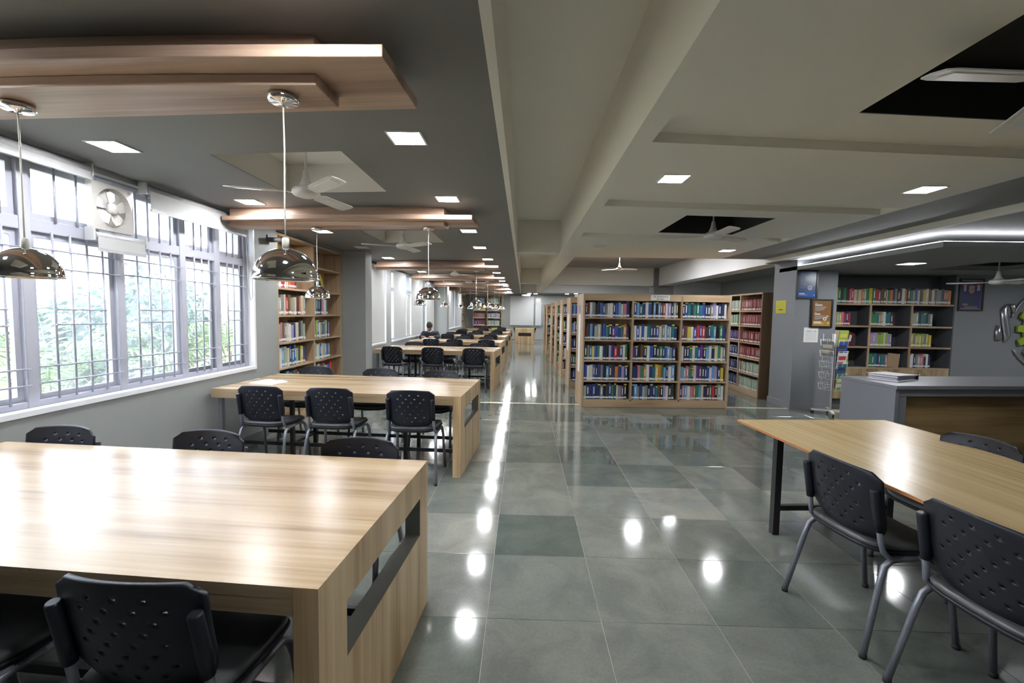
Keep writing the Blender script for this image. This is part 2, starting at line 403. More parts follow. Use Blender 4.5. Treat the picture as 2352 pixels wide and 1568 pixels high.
# cream ceiling with shallow slots and fan holes
SR = .10
seg = [(.75, 1.05, 'slot'), (1.3, 2.2, 'hole'), (2.32, 2.67, 'slot'), (3.92, 4.2, 'slot'), (4.48, 5.44, 'hole'), (5.58, 5.86, 'slot')]
m = MB(); y = -2.6; first = False; X0, X1 = .64, 3.42
for a, b, k in seg:
    strip(m, X0, X1, y, a, ZC, ZC + .004, SR, .9, first, True); first = True
    xa, xb = (.72, 3.4) if k == 'slot' else (1.6, 2.53)
    strip(m, X0, xa, a, b, ZC, ZC + .004, SR, .9); strip(m, xb, X1, a, b, ZC, ZC + .004, SR, .9); y = b
strip(m, X0, X1, y, 7.95, ZC, ZC + .004, SR, .9, True, False)
m.box(.64, 4.4, 7.9, 7.95, ZC + .02, 3.09)
cc = struct(m.build('ceiling_hall', 'ceil_cream'))
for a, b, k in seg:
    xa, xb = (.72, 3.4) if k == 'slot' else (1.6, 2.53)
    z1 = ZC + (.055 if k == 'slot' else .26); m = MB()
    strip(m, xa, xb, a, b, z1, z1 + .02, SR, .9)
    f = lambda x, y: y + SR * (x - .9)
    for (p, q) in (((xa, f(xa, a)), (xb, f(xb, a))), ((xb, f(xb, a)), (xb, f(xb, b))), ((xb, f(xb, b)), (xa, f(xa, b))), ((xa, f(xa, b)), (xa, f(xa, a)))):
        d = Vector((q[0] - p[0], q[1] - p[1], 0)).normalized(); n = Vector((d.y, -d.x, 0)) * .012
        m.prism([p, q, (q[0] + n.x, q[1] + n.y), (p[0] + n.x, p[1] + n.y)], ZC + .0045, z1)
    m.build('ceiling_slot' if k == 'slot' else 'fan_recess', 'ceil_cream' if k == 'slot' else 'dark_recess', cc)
struct(MB().box(3.42, 4.2, -2.6, 7.95, ZC, ZC + .04).build('ceiling_band', 'ceil_band'))
struct(MB().box(4.17, 4.2, -2.6, 7.95, 2.43, ZC).build('trim_1', 'ceil_cream'))
m = MB().box(4.2, 9.5, -2.6, 8.0, 2.43, 2.47)
struct(m.build('ceiling_reception', 'ceil_band'))
m = MB(); a = 2.27; b = 2.33
m.box(4.4, 6.2, 4.88, 7.9, a, b); m.box(6.2, 7.3, 4.88, 6.1, a, b); m.box(6.2, 7.3, 7.15, 7.9, a, b); m.box(7.3, 9.5, 4.88, 7.9, a, b)
cr_ = struct(m.build('ceiling_reception_panel', 'ceil_band'))
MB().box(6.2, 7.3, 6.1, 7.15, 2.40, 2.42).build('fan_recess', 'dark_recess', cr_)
m = MB().box(4.43, 4.45, 4.95, 7.4, 2.331, 2.341).box(4.45, 9.4, 4.93, 4.95, 2.331, 2.341)
tag(m.build('led_strip', 'led'), 'glowing white light strip along the edge of the lowered reception ceiling', 'light strip')
struct(MB().box(.88, 4.6, 15.6, 15.95, ZC, 3.1).build('trim_2', 'ceil_cream'))
struct(MB().box(4.6, 5.0, 8.0, 15.6, ZC, 3.1).build('trim_3', 'beamwhite'))
struct(MB().box(.64, 9.5, 22.0, 22.1, ZC, 3.1).box(-.158, .64, 21.9, 22.1, ZC, 3.1).build('trim_4', 'beamwhite'))
struct(MB().box(-.158, 9.5, 22.1, 24.0, ZC, ZC + .04).build('ceiling_far', 'ceil_band'))

# ---- window 1: grilled window with four lights in view
win1 = bpy.data.objects.new('window_1', None); COL.objects.link(win1); struct(win1)
MUL = [(.9, .95), (1.5, 1.56), (2.15, 2.21), (2.73, 2.80), (3.385, 3.45), (4.03, 4.10), (4.49, 4.57), (4.96, 5.02)]
for a, b in MUL: bevel(MB().box(-3.20, -3.12, a, b, WZ0, WZ1).build('mullion', 'winframe', win1), .006)
for a, b, n in ((WZ0, .905, 'bottom_rail'), (1.985, 2.07, 'transom'), (2.42, WZ1, 'top_rail')):
    bevel(MB().box(-3.195, -3.125, .95, 4.96, a, b).build(n, 'winframe', win1), .006)
MB().box(-3.12, XW + .012, .9, 5.02, WZ0 - .03, WZ0 + .004).build('sill', 'white', win1)
MB().box(-3.125, XW + .004, 5.015, 5.045, WZ0 - .03, WZ1).build('reveal', 'white', win1)
def bars(y0, y1, n, z0, z1, hs, short):
    st = (y1 - y0) / (n + 1)
    for k in range(n):
        yy = y0 + st * (k + 1); MB().tube([(-3.115, yy, z0 - .01), (-3.115, yy, z1 + .01)], .0075, 6).build('grill_bar', 'bar', win1)
    for z in hs: MB().tube([(-3.105, y0 - .01, z), (-3.105, y1 + .01, z - .006)], .006, 6).build('grill_bar', 'bar', win1)
    for z in short: MB().tube([(-3.105, y0 + st * .95, z), (-3.105, y1 - st * .95, z - .003)], .006, 6).build('grill_bar', 'bar', win1)
for i in range(len(MUL) - 1):
    a, b = MUL[i][1], MUL[i + 1][0]; n = 4 if b - a > .5 else 3
    bars(a, b, n, .905, 1.985, (1.88, 1.76, 1.12, 1.015), (1.49, 1.39))
    bars(a, b, n if i != 3 else 3, 2.07, 2.42, (), ())
    for z0, z1, nm in ((.905, 1.985, 'pane'), (2.07, 2.42, 'fanlight_pane')):
        fw_ = .035; fm = MB()
        fm.box(-3.178, -3.148, a, a + fw_, z0, z1).box(-3.178, -3.148, b - fw_, b, z0, z1).box(-3.178, -3.148, a + fw_, b - fw_, z0, z0 + fw_).box(-3.178, -3.148, a + fw_, b - fw_, z1 - fw_, z1)
        fm.build('sash', 'steel_grey' if i >= 5 and nm == 'pane' else 'winframe', win1)
        MB().box(-3.166, -3.162, a + fw_, b - fw_, z0 + fw_, z1 - fw_).build(nm, 'glass_dusty' if i in (3, 4) else 'glass', win1)
# ---- further windows, blinds lowered
for wi, (a, b, z0, z1) in enumerate(OPEN[2:6]):
    wn = bpy.data.objects.new('window_%d' % (wi + 2), None); COL.objects.link(wn); struct(wn)
    n = max(2, round((b - a) / .65)); st = (b - a) / n
    for k in range(n + 1):
        c = a + .03 + (b - a - .06) * k / n; MB().box(-3.20, -3.12, c - .03, c + .03, z0, z1).build('mullion', 'winframe', wn)
    for p, q, nm in ((z0, z0 + .05, 'bottom_rail'), (1.985, 2.07, 'transom'), (z1 - .04, z1, 'top_rail')):
        MB().box(-3.195, -3.125, a + .06, b - .06, p, q).build(nm, 'winframe', wn)
    MB().box(-3.166, -3.162, a + .06, b - .06, z0 + .05, z1 - .04).build('pane', 'glass', wn)
    MB().box(-3.12, XW + .012, a, b, z0 - .03, z0 + .004).build('sill', 'white', wn)
    MB().box(-3.125, XW + .004, b - .005, b + .025, z0 - .03, z1).build('reveal', 'white', wn)

# ---- roller blinds
def blind(y0, y1, ztop, zbot, label, x=-3.0, r=.032, chain=True):
    t = thing('roller_blind', label, 'blind', (x, (y0 + y1) / 2, ztop), 0, 'roller blinds along the window wall')
    h = (y1 - y0) / 2
    MB().tube([(0, -h + .02, 0), (0, h - .02, 0)], r, 16).build('roller', 'blind_rail', t)
    MB().box(-.045, .02, -h, -h + .015, -.04, .05).build('bracket', 'blind_rail', t)
    MB().box(-.045, .02, h - .015, h, -.04, .05).build('bracket', 'blind_rail', t)
    MB().box(r - .004, r - .0025, -h + .03, h - .03, zbot - ztop, 0).build('cloth', 'blind', t)
    MB().box(r - .012, r + .006, -h + .03, h - .03, zbot - ztop - .022, zbot - ztop).build('bottom_rail', 'blind_rail', t)
    return t
blind(1.0, 3.09, 2.445, 2.40, 'rolled up white blind above the left part of the grilled window')
b2 = blind(3.52, 4.80, 2.445, 2.295, 'partly lowered white blind right of the square exhaust fan')
MB().tube([(.0, .655 + .01 * 0, -.02), (.01, .66, -.5), (.012, .675, -.75), (.014, .70, -.84), (.014, .73, -.80), (.012, .735, -.6), (.0, .655, -.01)], .003, 6).build('pull_chain', 'blind_rail', b2)
blind(3.07, 3.52, 2.015, 1.925, 'short white blind hanging under the square exhaust fan', r=.025)
blind(8.2, 9.72, 2.44, .87, 'lowered blind just past the grey pillar, left of the far tables', x=-3.04)
blind(10.36, 11.5, 2.44, .86, 'lowered blind on the left of the wide middle window', x=-3.04)
blind(11.53, 11.95, 1.93, .86, 'narrow lowered blind below the bright gap of the middle window', x=-3.04, r=.025)
blind(11.98, 13.32, 2.44, .86, 'lowered blind on the right of the wide middle window', x=-3.04)
blind(13.9, 15.05, 2.44, .87, 'lowered blind behind the seated reader', x=-3.04)
blind(17.4, 19.6, 2.44, .87, 'lowered blind left half of the last window before the far shelf', x=-3.04)
blind(19.65, 21.8, 2.44, .87, 'lowered blind right half of the last window before the far shelf', x=-3.04)
# blinds on the far wall
def far_blind(x0, x1, z0, z1, label):
    t = thing('roller_blind', label, 'blind', ((x0 + x1) / 2, 23.93, z1), 0, 'roller blinds on the far wall'); h = (x1 - x0) / 2
    MB().tube([(-h, 0, 0), (h, 0, 0)], .03, 12).build('roller', 'blind_rail', t)
    MB().box(-h + .02, h - .02, -.029, -.027, z0 - z1, 0).build('cloth', 'blind', t)
    MB().box(-h + .02, h - .02, -.035, -.02, z0 - z1 - .03, z0 - z1).build('bottom_rail', 'blind_rail', t)
far_blind(-.72, .57, .87, 2.38, 'wide white blind on the far wall above the wooden lectern')
far_blind(.62, .97, .87, 2.0, 'narrow white blind under the small exhaust fan on the far wall')

# ================================================================== STUDY TABLES AND CHAIRS
TL, TD, TH = 2.42, 1.08, .75
def make_table():
    t = thing('study_table', 'x', 'table')
    MB().box(-TL, -.0745, 0, TD, TH - .035, TH).box(-.0745, 0, 0, TD, TH - .0012, TH).build('tabletop', 'wood_x', t)
    MB().box(-TL, -.076, .002, .027, TH - .085, TH - .036).build('apron', 'wood_x', t)
    MB().box(-TL, -.076, TD - .027, TD - .002, TH - .085, TH - .036).build('apron', 'wood_x', t)
    MB().box(-TL + .06, -.08, .03, TD - .03, TH - .05, TH - .036).build('underside_board', 'slot_grey', t)
    # right end panel with a letterbox slot
    y0, y1, z0, z1 = .17, .95, .42, .605; m = MB()
    h_ = TH - .0014
    m.box(-.074, 0, 0, y0, 0, h_); m.box(-.074, 0, y1, TD, 0, h_); m.box(-.074, 0, y0, y1, 0, z0); m.box(-.074, 0, y0, y1, z1, h_)
    pn = m.build('end_panel', 'wood_z', t)
    g = .002; m = MB()
    m.box(-.073, -.001, y0, y1, z0, z0 + g).box(-.073, -.001, y0, y1, z1 - g, z1).box(-.073, -.001, y0, y0 + g, z0 + g, z1 - g).box(-.073, -.001, y1 - g, y1, z0 + g, z1 - g)
    m.build('slot_lining', 'slot_grey', pn)
    for yy in (.05, TD - .09):
        MB().box(-TL + .03, -TL + .07, yy, yy + .04, 0, TH - .085).build('leg', 'steel_grey', t)
    for xx in (-TL + .62, -.62):
        for yy in (.3, TD - .34): MB().box(xx - .018, xx + .018, yy, yy + .036, 0, TH - .05).build('leg', 'steel_dark', t)
    for yy in (.308, TD - .332): MB().box(-TL + .07, -.076, yy, yy + .02, .13, .165).build('foot_rail', 'steel_dark', t)
    MB().box(-TL + .62 - .01, -TL + .62 + .01, .336, TD - .34, .135, .16).build('foot_rail', 'steel_dark', t)
    return t
def make_chair():
    t = thing('chair', 'x', 'chair')
    # perforated backrest, one shell
    NU, NV, W2, ZT, ZB = 56, 44, .2125, .815, .465
    def hw(v):      # half width against height fraction from the top
        if v < .10: return W2 * (1 - .085 * (1 - v / .10) ** 2.2)
        if v < .52: return W2
        q = (v - .52) / .48; return W2 * (1 - .02 * q - .50 * q ** 3.2)
    def P(u, v, off):
        z = ZT - (ZT - ZB) * v + .014 * (1 - u * u) * (1 - v) - .02 * (1 - abs(u)) * v * v
        if v < .1: z -= .02 * max(0, abs(u) - .86) / .14 * (1 - v / .1)
        x = hw(v) * u; y = -.235 + .075 * v ** 1.2 + .048 * u * u * (1 - .2 * v) + .02 * (v - .5) ** 2
        return (x, y + off, z)
    holes = set(); rows_ = [(5, 7), (9, 3), (13, 9), (17, 5), (21, 1), (25, 7), (29, 3), (33, 9)]
    for rj, sft in rows_:
        for k in range(4):
            c = 10 + sft + k * 10
            if 9 <= c < NU - 11: holes |= {(c, rj), (c + 1, rj)}
    v = [P(-1 + 2 * i / NU, j / NV, 0) for j in range(NV + 1) for i in range(NU + 1)]
    nb = len(v); v += [P(-1 + 2 * i / NU, j / NV, .011) for j in range(NV + 1) for i in range(NU + 1)]
    I = lambda i, j, b: b * nb + j * (NU + 1) + i; f = []; ok = lambda i, j: 0 <= i < NU and 0 <= j < NV and (i, j) not in holes
    for j in range(NV):
        for i in range(NU):
            if not ok(i, j): continue
            f.append((I(i, j, 0), I(i, j + 1, 0), I(i + 1, j + 1, 0), I(i + 1, j, 0)))
            f.append((I(i, j, 1), I(i + 1, j, 1), I(i + 1, j + 1, 1), I(i, j + 1, 1)))
            for di, dj, a, b in ((-1, 0, (i, j), (i, j + 1)), (1, 0, (i + 1, j + 1), (i + 1, j)), (0, -1, (i + 1, j), (i, j)), (0, 1, (i, j + 1), (i + 1, j + 1))):
                if not ok(i + di, j + dj): f.append((I(*b, 0), I(*a, 0), I(*a, 1), I(*b, 1)))
    MB().add(v, f, 0, None, True).build('backrest', 'chair_black', t)
    # seat pad and shell
    def seat(prof, n=36, sx=.22, sy=.215):
        m = MB(); vs = []; k = len(prof)
        for s_, z in prof:
            for a in range(n):
                c, s2 = math.cos(2 * PI * a / n), math.sin(2 * PI * a / n); e = .45
                x = math.copysign(abs(c) ** e, c) * sx * s_; y = math.copysign(abs(s2) ** e, s2) * sy * s_
                vs.append((x * (1 - .06 * (y < 0) * (y / sy) ** 2), y + .02, z - .022 * max(0, y / sy) ** 3 + .016 * max(0, -y / sy) ** 2 + .01 * (x / sx) ** 2 * s_))
        fs = [(i * n + a, i * n + (a + 1) % n, (i + 1) * n + (a + 1) % n, (i + 1) * n + a) for i in range(k - 1) for a in range(n)]
        fs += [tuple(range(n))[::-1], tuple((k - 1) * n + a for a in range(n))]
        return m.add(vs, fs, 0, None, True)
    seat([(.90, .447), (.985, .452), (1, .462), (.985, .473), (.93, .480), (.75, .482), (.4, .478), (.12, .476)]).build('seat_pad', 'vinyl', t)
    seat([(.5, .426), (.86, .428), (.97, .436), (1.01, .447), (1.0, .453), (.9, .452)], sx=.225, sy=.22).build('seat_shell', 'chair_black', t)
    for s in (-1, 1):
        arc = [(s * .243, -.25, .012), (s * .222, -.165, .34), (s * .217, -.145, .40), (s * .215, -.11, .425), (s * .215, -.06, .43), (s * .215, .02, .43)]
        arf = [(s * .235, .235, .012), (s * .222, .185, .34), (s * .217, .165, .40), (s * .215, .13, .425), (s * .215, .08, .43), (s * .215, .02, .43)]
        for p in (arc, arf):
            lg = MB().tube(p, .0135, 10).build('leg', 'steel_grey', t)
            MB().lathe([(.0, 0), (.0155, .0), (.0155, .02), (.0, .021)], 10, M=T(p[0][0], p[0][1], 0)).build('foot_cap', 'rubber', lg)
        MB().tube([(s * .212, -.06, .436), (s * .212, -.12, .44), (s * .208, -.145, .462), (s * .203, -.155, .50), (s * .200, -.172, .60)], .0125, 10).build('upright', 'steel_grey', t)
        MB().tube([(s * .200, -.164, .555), (s * .199, -.174, .62), (s * .198, -.198, .742), (s * .198, -.199, .748)], [.0185, .02, .019, .015], 12).build('sleeve', 'chair_black', t)
    MB().tube([(-.21, .10, .422), (.21, .10, .422)], .009, 8).build('crossbar', 'steel_dark', t)
    return t
TABLE0, CHAIR0 = make_table(), make_chair()
used = {'t': False, 'c': False}
TH_ = -.066
tab_name = ['nearest study table', 'second study table', 'third study table', 'fourth study table, where the reader sits', 'fifth study table', 'sixth study table', 'last study table']
ty = [1.17, 4.0, 8.67, 11.35, 14.0, 16.9, 19.6]
tl_ = ['light oak study table nearest the camera with letterbox slot in end panel', 'light oak study table with an open notebook, second from camera',
       'light oak study table third from camera, just past the grey pillar', 'light oak study table fourth from camera, where the student reads',
       'light oak study table fifth from camera', 'light oak study table sixth from camera', 'light oak study table farthest away, near the far shelf']
def put_chair(x, y, rz, label, group):
    if not used['c']:
        used['c'] = True; CHAIR0.location = (x, y, 0); CHAIR0.rotation_euler = (0, 0, rz); tag(CHAIR0, label, 'chair', group); return CHAIR0
    return dup(CHAIR0, (x, y, 0), rz, label, group)
rc = random.Random(11)
for i, y in enumerate(ty):
    x = -.55; th = TH_ if i < 3 else TH_ * .8
    if i == 0: TABLE0.location = (x, y, 0); TABLE0.rotation_euler = (0, 0, th); tag(TABLE0, tl_[0], 'table', 'study tables in a row')
    else: dup(TABLE0, (x, y, 0), th, tl_[i], 'study tables in a row')
    def loc(lx, ly): return (x + lx * math.cos(th) - ly * math.sin(th), y + lx * math.sin(th) + ly * math.cos(th))
    fx = [(-.455, -1.17, -1.83), (-.43, -1.17, -1.81)][min(i, 1)] if i != 2 else (-.36, -1.2, -1.95)
    bx = [(-.38, -1.27, -2.14), (-.48, -1.2, -2.02), (-.5, -1.2, -1.95)][min(i, 2)]
    nm = tab_name[i]; side = ('right', 'middle', 'left')
    for k in range(3):
        if i == 6 and k == 2: continue
        px, py = loc(fx[k] + (rc.gauss(0, .02) if i > 1 else 0), (.075 if i == 0 else .02) + (rc.gauss(0, .015) if i else 0))
        put_chair(px, py, th + (rc.gauss(0, .05) if i else (.0, -.06, .05)[k]) , f'black perforated chair, near side of the {nm}, {side[k]} seat', 'black perforated chairs')
        if i == 3 and k == 2 or i == 6: pass
        px, py = loc(bx[k] + (rc.gauss(0, .02) if i > 1 else 0), TD - .11 + (rc.gauss(0, .012)))
        if not (i == 3 and k == 2):
            put_chair(px, py, PI + th + rc.gauss(0, .05), f'black perforated chair, far side of the {nm}, {side[k]} seat', 'black perforated chairs')
# chair of the reader
put_chair(-2.64, 12.72, PI, 'black perforated chair with the reading student sitting on it', 'black perforated chairs')

# notebook on the second table
nb = thing('notebook', 'open white spiral notebook lying on the second study table', 'notebook', (-2.63, 4.55, .7505), -.25)
MB().box(-.15, .15, -.105, .105, 0, .006).build('cover', 'paper', nb)
m = MB(); m.prism([(-.145, .006), (.145, .006), (.14, .014), (.07, .020), (0, .012), (-.07, .020), (-.14, .014)], -.1, .1, 1); m.build('pages', 'paper', nb)
m = MB()
for k in range(12): m.lathe([(.008 + .0012 * math.cos(q), .0012 * math.sin(q)) for q in [2 * PI * j / 6 for j in range(7)]], 10, M=T(-.148, -.09 + k * .0163, .010, rx=PI / 2))
m.build('spiral_binding', 'steel_dark', nb)

# ================================================================== WOODEN CEILING PANELS, PENDANTS, FANS, DOWNLIGHTS
def make_panel():
    t = thing('ceiling_panel', 'x', 'panel')
    def board(x0, x1, ya, yb, z0, z1, bow, name):
        n = 16; near = [(x1 + (x0 - x1) * k / n, ya + bow * math.sin(PI * .9 * k / n)) for k in range(n + 1)]
        far = [(x0, yb), (x1, yb)]
        bevel(MB().prism((near + far)[::-1], z0, z1).build(name, 'panel_wood', t), .002, 1)
    board(-2.44, -.285, .08, .34, -.088, 0, -.05, 'spacer_board')
    board(-2.46, 0, 0, .39, -.13, -.089, -.06, 'main_board')
    board(-2.46, -.285, .09, .27, -.17, -.131, -.05, 'lower_board')
    return t
def make_pendant():
    t = thing('pendant_lamp', 'x', 'lamp')    # origin at the underside of the board
    MB().lathe([(0, 0), (.052, 0), (.055, -.004), (.055, -.018), (.050, -.024), (.012, -.026), (.010, -.032), (0, -.032)], 28).build('canopy', 'chrome', t)
    MB().tube([(0, 0, -.03), (.0015, .001, -.2), (-.001, 0, -.4), (0, 0, -.545)], .0032, 8).build('cord', 'cord', t)
    MB().lathe([(0, -.535), (.010, -.535), (.013, -.540), (.013, -.575), (0, -.58)], 14).build('cord_grip', 'cord', t)
    prof = [(.004, -.574)] + [(.118 * math.sin(a), -.692 + .117 * math.cos(a)) for a in [R(d) for d in range(6, 91, 7)]] + [(.1195, -.694), (.1195, -.700), (.1165, -.700)]
    prof += [(.115 * math.sin(a), -.694 + .114 * math.cos(a)) for a in [R(d) for d in range(88, 5, -7)]] + [(.004, -.579)]
    sh = MB().lathe(prof, 40).build('shade', 'chrome', t)
    MB().lathe([(0, -.60), (.014, -.60), (.016, -.63), (.028, -.655), (.026, -.675), (.012, -.688), (0, -.69)], 16).build('bulb', 'lamp_off', t)
    return t
P0, L0 = make_panel(), make_pendant()
py_ = [1.56, 4.21, 8.66, 11.50, 14.4, 17.2, 20.2]
nth = ['nearest', 'second', 'third', 'fourth', 'fifth', 'sixth', 'seventh']
for i, y in enumerate(py_):
    lab = f'layered wooden ceiling panel, {nth[i]} to the camera, above the study tables'
    if i == 0: P0.location = (-.49, y, ZC); P0.rotation_euler = (0, 0, TH_); tag(P0, lab, 'ceiling panel', 'wooden ceiling panels')
    else: dup(P0, (-.49, y, ZC), TH_, lab, 'wooden ceiling panels')
    for k, lx in enumerate((-.935, -2.07)):
        lab = f'chrome dome pendant lamp, {("right", "left")[k]} one under the {nth[i]} wooden ceiling panel'
        l = (lx, y + .165 + TH_ * (lx + .49), ZC - .171)
        if i == 0 and k == 0: L0.location = l; tag(L0, lab, 'lamp', 'chrome pendant lamps')
        else: dup(L0, l, rc.uniform(0, 6), lab, 'chrome pendant lamps')

def make_fan():
    t = thing('ceiling_fan', 'x', 'fan')   # origin at the motor
    MB().tube([(0, 0, .05), (0, 0, .37)], .009, 10).build('rod', 'fanwhite', t)
    MB().lathe([(0, .16), (.018, .16), (.022, .13), (.03, .09), (.045, .055), (.048, .045), (0, .045)], 20).build('lower_cup', 'fanwhite', t)
    MB().lathe([(0, .372), (.022, .36), (.045, .345), (.05, .372)], 20).build('ceiling_cup', 'fanwhite', t)
    MB().lathe([(0, -.035), (.05, -.033), (.085, -.022), (.098, -.004), (.098, .012), (.085, .03), (.05, .045), (0, .048)], 28).build('motor', 'fanwhite', t)
    for k in range(3):
        M = Matrix.Rotation(2 * PI * k / 3, 4, 'Z') @ T(0, 0, 0, rx=R(-11))
        n = 10; out = [(.07, .03), (.13, .035), (.16, .055), (.49, .062), (.525, .05), (.535, 0), (.525, -.05), (.49, -.062), (.16, -.055), (.13, -.035), (.07, -.03)]
        m = MB().prism(out[::-1], -.003, .003, M=M); m.prism([(.2, .03), (.48, .034), (.48, -.034), (.2, -.03)][::-1], .003, .006, M=M)
        m.prism([(.2, .03), (.48, .034), (.48, -.034), (.2, -.03)][::-1], -.006, -.003, M=M)
        m.build('blade', 'fanwhite', t)
    return t
F0 = make_fan(); firstf = True
fl = [(-1.62, 3.34, 2.375, R(-162)), (-1.62, 6.03, 2.375, R(-158)), (-1.6, 10.4, 2.375, R(40)), (-1.6, 13.1, 2.375, R(25)), (-1.6, 15.8, 2.375, R(70)), (-1.6, 18.55, 2.375, R(10)), (-1.6, 21.1, 2.375, R(60)),
      (2.07, 5.05, 2.385, R(-90)), (1.97, 1.72, 2.385, R(183)), (2.58, 12.3, 2.73, R(20)), (6.75, 6.6, 2.05, R(15)), (5.2, 11.0, 2.73, R(5))]
fn = [f'white ceiling fan over the reading bay, {q} from camera' for q in nth] + ['white ceiling fan in the dark ceiling recess above the aisle', 'white ceiling fan at the top right corner, blades only', 'white ceiling fan hanging from the bare slab over the bookcases',
      'white ceiling fan in the dark recess over the reception', 'white ceiling fan under the slab behind the reception pillar']
for p, lab in zip(fl, fn):
    if firstf: firstf = False; F0.location = p[:3]; F0.rotation_euler = (0, 0, p[3]); tag(F0, lab, 'fan', 'white ceiling fans')
    else: dup(F0, p[:3], p[3], lab, 'white ceiling fans')

def downlight(x, y, z, label, lit=True, s=.088):
    t = thing('downlight', label, 'ceiling light', (x, y, z), 0, 'square recessed downlights'); e = s + .012
    m = MB().box(-e, e, -e, -s, -.006, 0).box(-e, e, s, e, -.006, 0).box(-e, -s, -s, s, -.006, 0).box(s, e, -s, s, -.006, 0)
    m.build('frame', 'white', t)
    MB().box(-s, s, -s, s, -.004, -.001).build('diffuser', 'lamp' if lit else 'lamp_off', t)
for k, y in enumerate((1.3, 2.77, 4.15, 5.66, 7.05, 8.40, 9.95, 11.22, 12.8, 14.1, 15.6, 18.3, 21.3)):
    downlight(-2.54, y, ZC, f'square downlight in the grey ceiling, window side row, {ORD[max(0, k - 1)]} in view' if k > 0 else 'square downlight of the window side row above the nearest table', k != 4)
for k, y in enumerate((1.2, 2.61, 3.98, 5.52, 6.91, 8.42, 9.95, 11.25, 12.8, 14.1, 15.6, 16.9, 18.5, 19.9, 21.3, 22.6)):
    downlight(-.68, y, ZC, f'square downlight in the grey ceiling, aisle side row, {ORD[max(0, k - 1)]} in view' if k > 0 else 'square downlight of the aisle side row above the nearest table')
downlight(1.07, 3.34, ZC, 'square downlight in the cream ceiling nearest the corridor trough')
downlight(3.05, 3.57, ZC, 'square downlight in the cream ceiling at the right by the grey band')
downlight(3.06, 6.93, ZC, 'square downlight in the cream ceiling past the fan recess')
downlight(1.1, 6.64, ZC, 'unlit square downlight in the cream ceiling near the corridor trough', False)
downlight(1.07, .1, ZC, 'square downlight in the cream ceiling above the viewer')  # added lamp out of view, there to light the table end panel
downlight(5.33, 6.37, 2.27, 'square downlight in the lowered reception ceiling', True, .11)
downlight(8.4, 6.0, 2.27, 'square downlight in the lowered reception ceiling beyond the right edge', True, .11)  # out of view, switched on to brighten the reception wall
for k, (x, y) in enumerate(((.3, 23.0), (.62, 23.2), (2.2, 22.9), (2.6, 22.5))): downlight(x, y, ZC, f'small downlight in the far lowered ceiling, {ORD[k]} from the left')
for k, (x, y) in enumerate(((2.4, 9.3), (2.4, 10.9), (2.4, 12.3), (3.4, 10.1), (3.4, 11.7), (7.2, 10), (7.2, 14), (2.5, 17.0), (2.5, 18.6), (2.5, 20.0), (6.5, 18.5))):  # added lamps hidden from view, brightening the beams and aisles
    downlight(x, y, 3.1, f'added unseen light on the slab above the bookcase aisles, {ORD[k]}', True, .11)

# ================================================================== BOOKS
BC = {'navy blue': (.03, .045, .16), 'royal blue': (.04, .09, .36), 'dark blue': (.025, .035, .10), 'sky blue': (.16, .34, .60), 'black': (.012, .012, .014),
      'charcoal': (.05, .05, .055), 'grey': (.22, .23, .24), 'white': (.68, .68, .66), 'cream': (.60, .54, .40), 'maroon': (.13, .02, .03), 'red': (.50, .04, .05),
      'pink': (.55, .20, .26), 'orange': (.58, .20, .04), 'yellow': (.60, .48, .07), 'green': (.05, .20, .10), 'teal': (.03, .17, .20), 'lime green': (.28, .42, .08),
      'brown': (.16, .08, .045), 'purple': (.14, .05, .22), 'pale green': (.34, .42, .33), 'tan': (.40, .28, .17), 'dull red': (.27, .075, .075), 'dark red': (.19, .045, .05), 'lilac': (.36, .30, .50)}
for k, c in BC.items(): MT['bk_' + k] = plain('book_cover_' + k.replace(' ', '_'), c, .4, var=.12, scale=14)
MT['bk_label'] = plain('spine_label_paper', (.74, .74, .72), .6)
MT['bk_band'] = plain('yellow_sticker', (.62, .56, .06), .5)
MT['pages'] = plain('book_pages', (.62, .57, .46), .8, var=.1, scale=60)
BM = {}
def book_geo(m, M, ci, pi, li, bi, style):
    # unit book: x thickness, y depth from the spine at 0, z height
    m.prism([(-.5, .03), (-.28, 0), (.28, 0), (.5, .03), (.5, 1), (.38, 1), (.38, .1), (-.38, .1), (-.38, 1), (-.5, 1)], 0, 1, 2, ci, M)
    m.box(-.38, .38, .1, .97, .012, .97, pi, M)
    q = lambda a, b, z0, z1, mi: m.add([(a, -.012, z0), (b, -.012, z0), (b, -.012, z1), (a, -.012, z1)], [(0, 1, 2, 3)], mi, M)
    if 'l' in style: q(-.46, .46, .07, .19, li)
    if 'b' in style: q(-.47, .47, .91, .995, bi)
    if 't' in style: q(-.16, .16, .36, .82, li)
def book_mesh(col, style):
    k = (col, style)
    if k not in BM:
        m = MB(); book_geo(m, None, 0, 1, 2, 3, style)
        me = bpy.data.meshes.new('book'); me.from_pydata(m.v, [], m.f)
        for x in ('bk_' + col, 'pages', 'bk_label', 'bk_band'): me.materials.append(MT[x])
        me.polygons.foreach_set('material_index', m.m); BM[k] = me
    return BM[k]
rb = random.Random(5)
PAL_CS = ['navy blue'] * 6 + ['royal blue'] * 4 + ['dark blue'] * 5 + ['sky blue'] * 3 + ['black'] * 3 + ['charcoal'] * 2 + ['grey'] * 2 + ['white'] * 3 + ['cream'] * 2 + ['maroon', 'red', 'pink', 'orange', 'yellow', 'green', 'green', 'teal', 'teal', 'purple', 'brown', 'pale green', 'lilac']
PAL_MIX = ['cream'] * 4 + ['white'] * 3 + ['pale green'] * 4 + ['grey'] * 3 + ['tan', 'tan', 'sky blue', 'navy blue', 'royal blue', 'maroon', 'red', 'orange', 'yellow', 'lime green', 'teal', 'brown', 'charcoal', 'pink', 'dark blue', 'lilac']
